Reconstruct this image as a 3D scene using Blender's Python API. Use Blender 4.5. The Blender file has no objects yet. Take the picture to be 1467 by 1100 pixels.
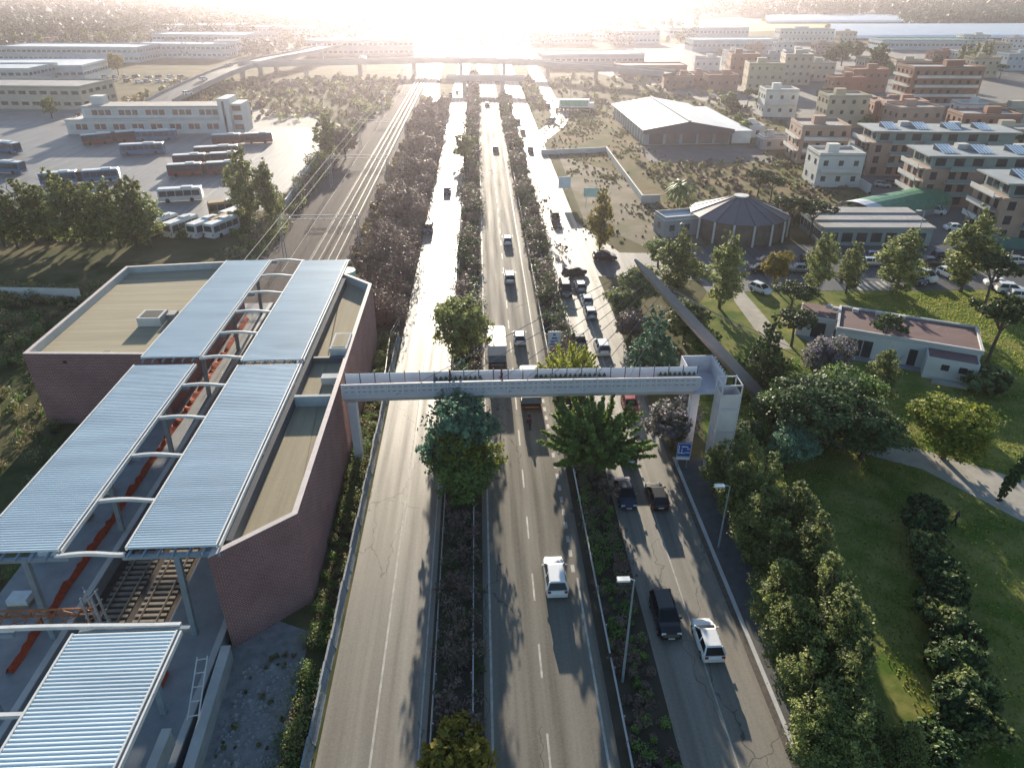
import bpy, math, random
import numpy as np
from mathutils import Vector, Matrix
R = math.radians
rng = random.Random(7)
SC = bpy.context.scene
# ---------------------------------------------------------------- camera
F, PITCH, YAW, H = 1019.0, R(29.67), R(2.515), 45.0
cd = bpy.data.cameras.new('camera'); cam = bpy.data.objects.new('camera', cd)
SC.collection.objects.link(cam); SC.camera = cam
cam.location = (0, 0, H); cam.rotation_euler = (R(90) - PITCH, 0, -YAW)
cd.sensor_fit = 'HORIZONTAL'; cd.angle = 2 * math.atan(733.5 / F)
cd.clip_start = 0.5; cd.clip_end = 9000
# ---------------------------------------------------------------- light
SUN_EL, SUN_AZ = R(12.3), R(-1.2)          # azimuth from +Y towards +X
w = bpy.data.worlds.new('World'); SC.world = w; w.use_nodes = True
nt = w.node_tree; nt.nodes.clear()
sky = nt.nodes.new('ShaderNodeTexSky'); sky.sky_type = 'NISHITA'; sky.sun_disc = False
sky.sun_elevation = SUN_EL; sky.sun_rotation = SUN_AZ
sky.air_density = 1.2; sky.dust_density = .6; sky.ozone_density = 3.0; sky.altitude = 30
bg = nt.nodes.new('ShaderNodeBackground'); bg.inputs[1].default_value = 0.085
wo = nt.nodes.new('ShaderNodeOutputWorld')
nt.links.new(sky.outputs[0], bg.inputs[0]); nt.links.new(bg.outputs[0], wo.inputs[0])
sd = bpy.data.lights.new('sun', 'SUN'); sd.energy = 5.0; sd.angle = R(0.55); sd.color = (1.0, 0.885, 0.72)
sun = bpy.data.objects.new('sun', sd); SC.collection.objects.link(sun)
tosun = Vector((math.sin(SUN_AZ) * math.cos(SUN_EL), math.cos(SUN_AZ) * math.cos(SUN_EL), math.sin(SUN_EL)))
sun.rotation_euler = (-tosun).to_track_quat('-Z', 'Y').to_euler()
sun.location = (0, 100, 200)
SC.view_settings.view_transform = 'Standard'; SC.view_settings.look = 'None'
SC.view_settings.exposure = 1.4; SC.view_settings.gamma = 1.0
SC.view_settings.use_curve_mapping = False
SC.cycles.max_bounces = 6; SC.cycles.diffuse_bounces = 2; SC.cycles.glossy_bounces = 3
SC.cycles.transmission_bounces = 4; SC.cycles.transparent_max_bounces = 6; SC.cycles.volume_bounces = 0
SC.cycles.use_denoising = True
SC.cycles.sample_clamp_indirect = 6.0; SC.cycles.caustics_reflective = False; SC.cycles.caustics_refractive = False
C = SC.collection
HAZE_DENSITY = 0.00021
# ---------------------------------------------------------------- photo measuring helper: a photo point at height z -> ground plan position
def G(px, py, z=0.0):
    u = (px - 733.5) / F; v = (550 - py) / F
    fh = math.cos(PITCH) + v * math.sin(PITCH); fv = -math.sin(PITCH) + v * math.cos(PITCH)
    t = (z - H) / fv
    r, f = u * t, fh * t
    return (r * math.cos(YAW) + f * math.sin(YAW), -r * math.sin(YAW) + f * math.cos(YAW))
# ---------------------------------------------------------------- materials
MATS = {}
def M(name, col, rough=.8, var=.18, scale=1.0, bump=0.0, spec=.3, metal=0.0, col2=None, stretch=(1, 1, 1),
      coords='pos', kind=None, detail=4, alpha=None, emit=0.0, transl=None, mid=0.5, wid=0.25):
    if name in MATS: return MATS[name]
    m = bpy.data.materials.new(name); m.use_nodes = True
    t = m.node_tree; b = t.nodes['Principled BSDF']; L = t.links.new
    b.inputs['Roughness'].default_value = rough
    b.inputs['Specular IOR Level'].default_value = spec
    b.inputs['Metallic'].default_value = metal
    c = tuple(col) + (1,)
    if var > 0 or col2:
        if coords == 'pos':
            g = t.nodes.new('ShaderNodeNewGeometry'); src = g.outputs['Position']
        else:
            g = t.nodes.new('ShaderNodeTexCoord'); src = g.outputs['Object']
        mp = t.nodes.new('ShaderNodeMapping'); L(src, mp.inputs[0]); mp.inputs['Scale'].default_value = stretch
        n = t.nodes.new('ShaderNodeTexNoise'); n.inputs['Scale'].default_value = scale
        n.inputs['Detail'].default_value = detail; n.inputs['Roughness'].default_value = .6
        L(mp.outputs[0], n.inputs['Vector'])
        r = t.nodes.new('ShaderNodeValToRGB'); L(n.outputs['Fac'], r.inputs[0])
        e = r.color_ramp.elements
        e[0].position = mid - wid; e[1].position = mid + wid
        if col2: e[0].color = c; e[1].color = tuple(col2) + (1,)
        else:
            e[0].color = tuple(x * (1 - var) for x in col) + (1,)
            e[1].color = tuple(min(1, x * (1 + var)) for x in col) + (1,)
        L(r.outputs[0], b.inputs['Base Color'])
        if bump:
            bp = t.nodes.new('ShaderNodeBump'); bp.inputs['Strength'].default_value = bump
            bp.inputs['Distance'].default_value = .05
            n2 = t.nodes.new('ShaderNodeTexNoise'); n2.inputs['Scale'].default_value = scale * 6
            L(src, n2.inputs['Vector']); L(n2.outputs['Fac'], bp.inputs['Height']); L(bp.outputs[0], b.inputs['Normal'])
    else:
        b.inputs['Base Color'].default_value = c
    if emit:
        b.inputs['Emission Color'].default_value = c; b.inputs['Emission Strength'].default_value = emit
    if alpha is not None: b.inputs['Alpha'].default_value = alpha
    MATS[name] = m
    return m
def leafmat(name, ca, cb, transl=.35):
    """two leaf colours chosen leaf clump by leaf clump, some light passes through the leaf"""
    m = bpy.data.materials.new(name); m.use_nodes = True; t = m.node_tree; L = t.links.new
    b = t.nodes['Principled BSDF']; b.inputs['Roughness'].default_value = .6; b.inputs['Specular IOR Level'].default_value = .25
    at = t.nodes.new('ShaderNodeAttribute'); at.attribute_name = 'tint'
    oi = t.nodes.new('ShaderNodeObjectInfo')
    mx = t.nodes.new('ShaderNodeMix'); mx.data_type = 'RGBA'
    L(at.outputs['Fac'], mx.inputs['Factor'])
    mx.inputs['A'].default_value = tuple(ca) + (1,); mx.inputs['B'].default_value = tuple(cb) + (1,)
    hs = t.nodes.new('ShaderNodeHueSaturation')
    mr = t.nodes.new('ShaderNodeMapRange'); mr.inputs['To Min'].default_value = .8; mr.inputs['To Max'].default_value = 1.2
    L(oi.outputs['Random'], mr.inputs['Value']); L(mr.outputs[0], hs.inputs['Value'])
    L(mx.outputs['Result'], hs.inputs['Color']); L(hs.outputs[0], b.inputs['Base Color'])
    tr = t.nodes.new('ShaderNodeBsdfTranslucent'); L(hs.outputs[0], tr.inputs['Color'])
    ms = t.nodes.new('ShaderNodeMixShader'); ms.inputs[0].default_value = transl
    L(b.outputs[0], ms.inputs[1]); L(tr.outputs[0], ms.inputs[2]); L(ms.outputs[0], t.nodes['Material Output'].inputs['Surface'])
    MATS[name] = m
    return m
def asphalt(name, col, rough, xc, lanes, wear=.5):
    """worn asphalt: long streaks along Y, polished wheel tracks, hairline cracks, patches"""
    m = bpy.data.materials.new(name); m.use_nodes = True; t = m.node_tree; L = t.links.new
    b = t.nodes['Principled BSDF']; b.inputs['Specular IOR Level'].default_value = .15 if rough > .6 else .24
    g = t.nodes.new('ShaderNodeNewGeometry')
    def noise(sc, st, det=5):
        mp = t.nodes.new('ShaderNodeMapping'); mp.inputs['Scale'].default_value = st; L(g.outputs['Position'], mp.inputs[0])
        n = t.nodes.new('ShaderNodeTexNoise'); n.inputs['Scale'].default_value = sc; n.inputs['Detail'].default_value = det
        L(mp.outputs[0], n.inputs['Vector']); return n.outputs['Fac']
    def math_(op, a, bb, clamp=False):
        n = t.nodes.new('ShaderNodeMath'); n.operation = op; n.use_clamp = clamp
        for i, v in enumerate((a, bb)):
            if isinstance(v, (int, float)): n.inputs[i].default_value = v
            else: L(v, n.inputs[i])
        return n.outputs[0]
    streak = noise(1.6, (1, .03, 1)); patch = noise(.12, (1, .35, 1), 2); grain = noise(7, (1, 1, 1), 3)
    mp = t.nodes.new('ShaderNodeMapping'); mp.inputs['Scale'].default_value = (.35, .12, 1); L(g.outputs['Position'], mp.inputs[0])
    # wobble the crack net so that it does not look like straight cells
    wn = t.nodes.new('ShaderNodeTexNoise'); wn.inputs['Scale'].default_value = .6; L(g.outputs['Position'], wn.inputs['Vector'])
    va = t.nodes.new('ShaderNodeMixRGB'); va.blend_type = 'ADD'; va.inputs[0].default_value = .5
    L(mp.outputs[0], va.inputs[1]); L(wn.outputs['Color'], va.inputs[2])
    vo = t.nodes.new('ShaderNodeTexVoronoi'); vo.feature = 'DISTANCE_TO_EDGE'; vo.inputs['Scale'].default_value = .55
    L(va.outputs[0], vo.inputs['Vector'])
    crack = math_('LESS_THAN', vo.outputs['Distance'], .006)
    crack = math_('MULTIPLY', crack, math_('GREATER_THAN', patch, .5))
    sep = t.nodes.new('ShaderNodeSeparateXYZ'); L(g.outputs['Position'], sep.inputs[0])
    tr = math_('COSINE', math_('MULTIPLY', math_('SUBTRACT', sep.outputs[0], xc), 2 * math.pi / (lanes / 2)), 0)
    val = math_('ADD', math_('MULTIPLY', math_('SUBTRACT', streak, .5), .9), 1.0)
    val = math_('ADD', val, math_('MULTIPLY', math_('SUBTRACT', patch, .5), .5))
    val = math_('ADD', val, math_('MULTIPLY', math_('SUBTRACT', grain, .5), .5))
    val = math_('ADD', val, math_('MULTIPLY', tr, .05 * wear))
    val = math_('SUBTRACT', val, math_('MULTIPLY', crack, .45))
    vm = t.nodes.new('ShaderNodeVectorMath'); vm.operation = 'SCALE'; vm.inputs[0].default_value = col; L(val, vm.inputs['Scale'])
    L(vm.outputs[0], b.inputs['Base Color'])
    rr = math_('ADD', math_('MULTIPLY', math_('SUBTRACT', streak, .5), -.25), rough)
    rr = math_('SUBTRACT', rr, math_('MULTIPLY', tr, .03)); L(rr, b.inputs['Roughness'])
    bp = t.nodes.new('ShaderNodeBump'); bp.inputs['Strength'].default_value = .15; bp.inputs['Distance'].default_value = .02
    L(grain, bp.inputs['Height']); L(bp.outputs[0], b.inputs['Normal'])
    MATS[name] = m; return m
def brickmat(name, ca, cb, mortar):
    m = bpy.data.materials.new(name); m.use_nodes = True; t = m.node_tree; L = t.links.new
    b = t.nodes['Principled BSDF']; b.inputs['Roughness'].default_value = .85
    g = t.nodes.new('ShaderNodeNewGeometry'); sep = t.nodes.new('ShaderNodeSeparateXYZ'); L(g.outputs['Position'], sep.inputs[0])
    ad = t.nodes.new('ShaderNodeMath'); L(sep.outputs[0], ad.inputs[0]); L(sep.outputs[1], ad.inputs[1])
    cb_ = t.nodes.new('ShaderNodeCombineXYZ'); L(ad.outputs[0], cb_.inputs[0]); L(sep.outputs[2], cb_.inputs[1])
    br = t.nodes.new('ShaderNodeTexBrick'); L(cb_.outputs[0], br.inputs['Vector'])
    br.inputs['Color1'].default_value = tuple(ca) + (1,); br.inputs['Color2'].default_value = tuple(cb) + (1,)
    br.inputs['Mortar'].default_value = tuple(mortar) + (1,)
    br.inputs['Scale'].default_value = 1.0; br.inputs['Brick Width'].default_value = .56; br.inputs['Row Height'].default_value = .19
    br.inputs['Mortar Size'].default_value = .018
    n = t.nodes.new('ShaderNodeTexNoise'); n.inputs['Scale'].default_value = .35; n.inputs['Detail'].default_value = 6
    L(g.outputs['Position'], n.inputs['Vector'])
    mx = t.nodes.new('ShaderNodeMix'); mx.data_type = 'RGBA'; mx.blend_type = 'MULTIPLY'; mx.inputs['Factor'].default_value = .6
    rp = t.nodes.new('ShaderNodeValToRGB'); rp.color_ramp.elements[0].position = .3; rp.color_ramp.elements[1].position = .7
    rp.color_ramp.elements[0].color = (.62, .6, .62, 1); rp.color_ramp.elements[1].color = (1.1, 1.1, 1.1, 1)
    L(n.outputs['Fac'], rp.inputs[0]); L(br.outputs['Color'], mx.inputs['A']); L(rp.outputs[0], mx.inputs['B'])
    L(mx.outputs['Result'], b.inputs['Base Color'])
    bp = t.nodes.new('ShaderNodeBump'); bp.inputs['Strength'].default_value = .4; bp.inputs['Distance'].default_value = .03; bp.invert = True
    L(br.outputs['Fac'], bp.inputs['Height']); L(bp.outputs[0], b.inputs['Normal'])
    MATS[name] = m; return m
# ---------------------------------------------------------------- mesh building
class MB:
    def __init__(s): s.v = []; s.f = []
    def add(s, vs, fs):
        o = len(s.v); s.v += [tuple(p) for p in vs]; s.f += [tuple(i + o for i in f) for f in fs]; return s
    def box(s, x0, x1, y0, y1, z0, z1):
        return s.add([(x0, y0, z0), (x1, y0, z0), (x1, y1, z0), (x0, y1, z0), (x0, y0, z1), (x1, y0, z1), (x1, y1, z1), (x0, y1, z1)],
                     [(0, 3, 2, 1), (4, 5, 6, 7), (0, 1, 5, 4), (1, 2, 6, 5), (2, 3, 7, 6), (3, 0, 4, 7)])
    def prism(s, poly, z0, z1):
        n = len(poly)
        a = sum(poly[i][0] * poly[(i + 1) % n][1] - poly[(i + 1) % n][0] * poly[i][1] for i in range(n))
        if a < 0: poly = poly[::-1]
        return s.add([(x, y, z0) for x, y in poly] + [(x, y, z1) for x, y in poly],
                     [tuple(range(n))[::-1], tuple(range(n, 2 * n))] + [(i, (i + 1) % n, n + (i + 1) % n, n + i) for i in range(n)])
    def beam(s, a, b, w, h=None):
        """square bar from a to b"""
        h = h or w; a = Vector(a); b = Vector(b); d = (b - a).normalized()
        up = Vector((0, 0, 1)) if abs(d.z) < .95 else Vector((0, 1, 0))
        x = d.cross(up).normalized(); y = x.cross(d).normalized()
        vs = []
        for p in (a, b):
            for i, j in ((-1, -1), (1, -1), (1, 1), (-1, 1)): vs.append(p + x * i * w / 2 + y * j * h / 2)
        return s.add(vs, [(0, 1, 2, 3), (7, 6, 5, 4), (0, 4, 5, 1), (1, 5, 6, 2), (2, 6, 7, 3), (3, 7, 4, 0)])
    def tube(s, pts, r, n=6, r1=None):
        pts = [Vector(p) for p in pts]; rings = []; k = len(pts)
        for i, p in enumerate(pts):
            d = (pts[min(i + 1, k - 1)] - pts[max(i - 1, 0)]).normalized()
            up = Vector((0, 0, 1)) if abs(d.z) < .9 else Vector((0, 1, 0))
            x = d.cross(up).normalized(); y = x.cross(d)
            rr = r if r1 is None else r + (r1 - r) * i / max(1, k - 1)
            rings += [p + (x * math.cos(q * 2 * math.pi / n) + y * math.sin(q * 2 * math.pi / n)) * rr for q in range(n)]
        fs = [(i * n + j, i * n + (j + 1) % n, (i + 1) * n + (j + 1) % n, (i + 1) * n + j) for i in range(k - 1) for j in range(n)]
        fs += [tuple(range(n))[::-1], tuple((k - 1) * n + j for j in range(n))]
        return s.add(rings, fs)
    def strip(s, line, w0, w1, z=0, thick=None):
        """flat ribbon along a plan line; w0 / w1 are offsets to the left and right"""
        L_, Rr = [], []
        for i, p in enumerate(line):
            a = line[max(0, i - 1)]; b = line[min(len(line) - 1, i + 1)]
            d = Vector((b[0] - a[0], b[1] - a[1])).normalized(); nx, ny = d.y, -d.x
            zz = p[2] if len(p) > 2 else z
            L_.append((p[0] + nx * w0, p[1] + ny * w0, zz)); Rr.append((p[0] + nx * w1, p[1] + ny * w1, zz))
        n = len(line)
        s.add(L_ + Rr, [(i, n + i, n + i + 1, i + 1) for i in range(n - 1)])
        if thick:
            lo = [(x, y, zz - thick) for x, y, zz in L_ + Rr]
            s.add(L_ + Rr + lo, [(i, i + 1, 2 * n + i + 1, 2 * n + i) for i in range(n - 1)] +
                  [(n + i, 3 * n + i, 3 * n + i + 1, n + i + 1) for i in range(n - 1)] +
                  [(2 * n + i, 2 * n + i + 1, 3 * n + i + 1, 3 * n + i) for i in range(n - 1)])
        return s
    def mesh(s, name):
        me = bpy.data.meshes.new(name); me.from_pydata(s.v, [], s.f); me.update(); return me
    def build(s, name, mat=None, parent=None, smooth=False):
        me = s.mesh(name)
        return link(name, me, mat, parent, smooth)
def link(name, me, mat=None, parent=None, smooth=False):
    if mat is not None and not me.materials: me.materials.append(mat)
    if smooth:
        me.polygons.foreach_set('use_smooth', [True] * len(me.polygons))
    o = bpy.data.objects.new(name, me); C.objects.link(o)
    if parent is not None: o.parent = parent
    return o
def thing(name, label, cat, loc=(0, 0, 0), rz=0, group=None):
    o = bpy.data.objects.new(name, None); C.objects.link(o); o.empty_display_size = .2
    o.location = loc if len(loc) == 3 else (loc[0], loc[1], 0); o.rotation_euler = (0, 0, rz)
    return tag(o, label, cat, group)
def tag(o, label=None, cat=None, group=None, kind=None):
    if label: o['label'] = label
    if cat: o['category'] = cat
    if group: o['group'] = group
    if kind: o['kind'] = kind
    return o
def struct(name, mb, mat, parent=None):
    o = mb.build(name, mat, parent)
    if parent is None: o['kind'] = 'structure'
    return o
def inst(o, parent, loc=(0, 0, 0), rz=0, scale=None, mat=None, name=None):
    """copy of one mesh object, mesh data shared"""
    c = o.copy(); C.objects.link(c); c.parent = parent; c.location = loc; c.rotation_euler = (0, 0, rz)
    if scale: c.scale = scale
    if mat is not None:
        c.material_slots[0].link = 'OBJECT'; c.material_slots[0].material = mat
    return c
# ================================================================ the setting: ground, roads
grass_dry = M('dry_grass_ground', (.15, .125, .07), 1, scale=.06, col2=(.07, .08, .03), detail=8, bump=.4, wid=.13, spec=.05)
grass_green = M('lawn', (.075, .125, .022), 1, scale=.25, col2=(.23, .215, .07), detail=9, bump=.6, wid=.13, spec=.05)
grass_rough = M('rough_grass', (.045, .06, .022), 1, scale=.15, col2=(.14, .12, .06), detail=9, bump=.6, wid=.13, spec=.05)
soil = M('dark_soil', (.045, .04, .032), 1, scale=.3, col2=(.10, .085, .06), detail=8, bump=.5, spec=.05)
gravel = M('grey_gravel', (.16, .155, .15), .95, scale=1.2, col2=(.32, .31, .30), detail=9, bump=.7, spec=.1)
ballast = M('rail_ballast', (.07, .058, .052), .95, scale=1.5, col2=(.125, .105, .092), detail=9, bump=.6, spec=.1)
dirt = M('dirt_lot', (.24, .19, .15), .95, scale=.12, col2=(.12, .115, .055), detail=8, bump=.3, wid=.13, spec=.1)
concrete = M('concrete', (.33, .32, .30), .8, .2, .7, .2)
conc_light = M('pale_concrete', (.48, .47, .45), .75, .15, .5, .15)
white_line = M('road_paint', (.50, .48, .43), .7, scale=1.2, col2=(.26, .245, .21), detail=8, wid=.2)
a_left = asphalt('asphalt_west_carriageway', (.21, .19, .155), .58, -8.1, 3.4, .8)
a_mid = asphalt('asphalt_middle_carriageway', (.165, .15, .122), .82, 3.8, 3.8, 1.5)
a_right = asphalt('asphalt_east_carriageway', (.20, .182, .15), .58, 16.2, 3.6, .8)
a_yard = asphalt('asphalt_bus_yard', (.20, .195, .19), .55, 0, 9, .2)
a_town = asphalt('asphalt_town_street', (.085, .085, .085), .6, 0, 7, .2)

struct('ground', MB().add([(-6000, -300, 0), (6000, -300, 0), (6000, 8000, 0), (-6000, 8000, 0)], [(0, 1, 2, 3)]), grass_dry)
def sheet(name, pts, z, mat, px=True):
    p = [G(*q) for q in pts] if px else pts
    mb = MB(); mb.add([(x, y, z) for x, y in p], [tuple(range(len(p)))])
    a = sum(p[i][0] * p[(i + 1) % len(p)][1] - p[(i + 1) % len(p)][0] * p[i][1] for i in range(len(p)))
    if a < 0: mb.f = [mb.f[0][::-1]]
    return struct(name, mb, mat)
YN, YF = 14, 1500
def rect(name, x0, x1, y0, y1, z, mat): return sheet(name, [(x0, y0), (x1, y0), (x1, y1), (x0, y1)], z, mat, False)
rect('road_west_carriageway', -11.7, -4.5, YN, YF, .05, a_left)
rect('road_middle_carriageway', -.55, 8.35, YN, YF, .05, a_mid)
rect('road_east_carriageway', 12.45, 20.05, YN, 560, .05, a_right)
# slip roads
sl = [G(*p) for p in ((752, 225), (770, 200), (797, 180), (803, 165), (792, 145), (785, 140), (765, 100), (750, 75), (742, 55))]
struct('slip_road_east', MB().strip([(x, y, .056) for x, y in sl], -3.3, 3.3), a_right)
sw = [(-9.5, 235), (-15, 290), (-21, 340), (-23.5, 400), (-25, 520), (-25, 900)]
struct('slip_road_west', MB().strip([(x, y, .056) for x, y in sw], -3.6, 3.6), a_left)
struct('junction_road', MB().add([(19.5, 116, .044), (44, 112, .044), (44, 126, .044), (26, 128, .044), (19.5, 150, .044)], [(0, 1, 2, 3, 4)]), a_town)
sheet('car_park', [(37, 108), (150, 106), (150, 131), (37, 131)], .036, a_town, False)
rect('right_pavement', 20.4, 23.6, YN, 62, .11, M('pavement_asphalt', (.10, .10, .10), .85, .25, 1.0, .2))
rect('east_road_shoulder', 19.6, 20.05, YN, 75, .058, M('crumbled_asphalt', (.15, .13, .105), .95, scale=3, col2=(.07, .06, .05), detail=9, bump=.8))
struct('kerb_stones', MB().box(20.06, 20.38, YN, 62, 0, .15), conc_light)
# painted markings
mk = MB()
def line(x, y0, y1, w=.14, z=.0545): mk.add([(x - w / 2, y0, z), (x + w / 2, y0, z), (x + w / 2, y1, z), (x - w / 2, y1, z)], [(0, 1, 2, 3)])
line(-8.1, YN, 700, .16); line(-4.95, YN, 700, .12)
line(0.0, YN, 700, .17); line(7.62, YN, 44.8, .17)
for i in range(40): line(3.75, 27.3 + i * 7.55, 30.4 + i * 7.55, .15)
for i in range(16): line(7.35 - max(0, i - 6) * .03, 45.5 + i * 1.9, 46.4 + i * 1.9, .32)
line(16.1, YN, 200, .11)
line(7.2, 76, 700, .15)
struct('road_markings', mk, white_line)
# ground zones
rect('west_verge', -20.5, -11.7, YN, 92, .012, grass_rough)
rect('median_west', -4.5, -.55, YN, YF, .02, soil)
rect('median_east', 8.35, 12.45, YN, 560, .02, soil)
sheet('gravel_patch', [(372, 880), (445, 905), (400, 1100), (280, 1100), (300, 960)], .02, gravel)
rect('railway_bed', -40.5, -23.5, 10, 1500, .03, ballast)
rect('thicket_ground', -19.6, -11.7, 92, 330, .016, soil)
rect('west_wild_ground', -90, -41, 20, 127, .008, grass_rough)
# bus yard
sheet('bus_yard', [(-220, 128 + 22), (-70, 150), (-47, 160), (-46.5, 232), (-60, 262), (-230, 290)], .03, a_yard, False)
# parks, lots to the right
sheet('park_lawn', [(23.6, 14), (75, 14), (90, 108), (37, 108), (30, 95), (24, 62)], .014, grass_green, False)
sheet('park_path', [(40, 63.5), (43.5, 64.5), (47.5, 62.6), (56, 56), (70, 47), (70, 41), (52, 48.5), (46, 58.8), (42, 61.3), (34, 66), (31, 69), (33, 70)], .03,
      M('pale_path', (.36, .33, .28), .9, .2, .5, .2), False)
sheet('park_paving', [(45, 92), (49, 84), (63.5, 76.5), (68, 80), (52, 94)], .032, M('grey_paving', (.24, .26, .28), .85, .15, .8), False)
sheet('gravel_lot', [(22, 150), (31, 132), (44, 133), (37, 190), (23, 213)], .018, dirt, False)
sheet('scrub_field', [(37, 190), (44, 134), (100, 136), (112, 265), (85, 300), (30, 300), (24, 216)], .014,
      M('scrub_ground', (.22, .155, .085), 1, scale=.09, col2=(.09, .105, .035), detail=9, bump=.6, wid=.13, spec=.05), False)
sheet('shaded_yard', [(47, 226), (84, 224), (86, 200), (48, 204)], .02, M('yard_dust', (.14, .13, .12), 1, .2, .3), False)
sheet('town_ground', [(86, 130), (420, 130), (470, 560), (120, 620), (60, 440), (110, 265)], .02,
      M('town_streets', (.10, .10, .10), .8, scale=.03, col2=(.20, .18, .15), detail=6), False)
sheet('depot_road', [(-90, 262), (-48, 236), (-46, 262), (-70, 300), (-230, 330), (-230, 292)], .026, M('depot_yard_dust', (.26, .24, .21), .85, .2, .2), False)
# far fields
sheet('yellow_field', [(1060, 46), (1290, 38), (1060, 26), (960, 30), (930, 40)], .05, M('pale_field', (.30, .28, .10), 1, .15, .01), True)
sheet('green_field', [(1350, 20), (1467, 24), (1467, 6), (1350, 9)], .05, M('bright_green_field', (.16, .27, .05), 1, .15, .01), True)

# yard and car park markings
ym = MB()
def seg(p, q, w=.18, z=.0345):
    a, b = Vector((p[0], p[1], z)), Vector((q[0], q[1], z)); d = (b - a).normalized(); n_ = Vector((-d.y, d.x, 0)) * w / 2
    ym.add([a - n_, b - n_, b + n_, a + n_], [(0, 1, 2, 3)])
for i in range(26):                         # slanted bus bays
    for (px, py, dx, dy) in ((30 + i * 8, 236 - i * .9, 16, -7), (290 + i * 5.4, 262 - i * 2.2, 18, -6)):
        if i % 2 == 0: seg(G(px, py), G(px + dx, py + dy))
for p, q in (((20, 260), (190, 196)), ((210, 300), (300, 215)), ((255, 312), (335, 252)), ((345, 240), (420, 190)), ((225, 262), (330, 190)), ((200, 300), (260, 302))): seg(G(*p), G(*q), .22)
struct('yard_markings', ym, white_line)
zm = MB()
for i in range(6):
    x = 62.5 + i * 1.1; zm.add([(x, 107.6, .045), (x + .55, 107.6, .045), (x + .55, 111.4, .045), (x, 111.4, .045)], [(0, 1, 2, 3)])
for i in range(22):
    x = 72 + i * 2.6; zm.add([(x, 112, .045), (x + .12, 112, .045), (x + .12, 116.5, .045), (x, 116.5, .045)], [(0, 1, 2, 3)])
struct('car_park_markings', zm, white_line)
sheet('footpath', [(1040, 415), (1060, 412), (1110, 470), (1135, 500), (1110, 500), (1080, 470)], .026, M('pale_footpath', (.34, .31, .26), .9, .2, .5), True)

sheet('far_wood_floor', [(-60, 64), (440, 60), (560, 18), (560, 1), (-80, 1)], .04, M('wood_floor', (.05, .06, .03), 1, .3, .01), True)
sheet('far_wood_floor_east', [(930, 28), (1500, 24), (1500, 1), (930, 1)], .04, MATS['wood_floor'], True)
# ================================================================ station
steel = M('painted_steel', (.22, .27, .31), .5, .15, 1.5, spec=.5, coords='obj')
steel_white = M('white_steel', (.62, .62, .60), .5, .12, 1.5, spec=.5, coords='obj')
roof_blue = M('corrugated_sheet', (.60, .68, .70), .45, .16, .25, spec=.5, metal=.05, stretch=(.3, 2, 1))
brick = brickmat('red_brick', (.29, .115, .105), (.22, .09, .088), (.42, .35, .33))
roof_felt = M('roof_felt', (.40, .345, .235), .95, scale=.5, col2=(.26, .225, .155), stretch=(.12, 2.2, 1), detail=7, bump=.2)
roof_felt2 = M('roof_felt_lengthwise', (.38, .32, .215), .95, scale=.5, col2=(.24, .21, .145), stretch=(2.2, .12, 1), detail=7, bump=.2)
parapet_in = M('parapet_render', (.42, .44, .44), .85, .15, .6)
dark = M('dark_opening', (.015, .017, .02), .7, 0)
rust = M('rusty_steel', (.30, .13, .06), .75, .3, 4, coords='obj')
orange_net = M('orange_net', (.40, .075, .035), .9, .3, 3)
rail_steel = M('rail_steel', (.34, .29, .25), .38, .1, 3, metal=.6)
sleeper_m = M('sleeper_concrete', (.26, .23, .19), .9, .2, 2)
RL = .35            # rail bed level
def corrugated(x0, x1, y0, y1, z, pitch=.27, amp=.045):
    n = int((y1 - y0) / pitch); ys, zs = [], []
    for i in range(n + 1):
        for f, a in ((0, 0), (.2, 1), (.5, 1), (.7, 0)):
            y = y0 + (i + f) * pitch
            if y <= y1: ys.append(y); zs.append(z + a * amp)
    k = len(ys); mb = MB()
    mb.add([(x0, y, q) for y, q in zip(ys, zs)] + [(x1, y, q) for y, q in zip(ys, zs)], [(i, k + i, k + i + 1, i + 1) for i in range(k - 1)])
    mb.box(x0, x1, y0, y1, z - .12, z - .02)
    return mb
ZC = 9.6
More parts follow.
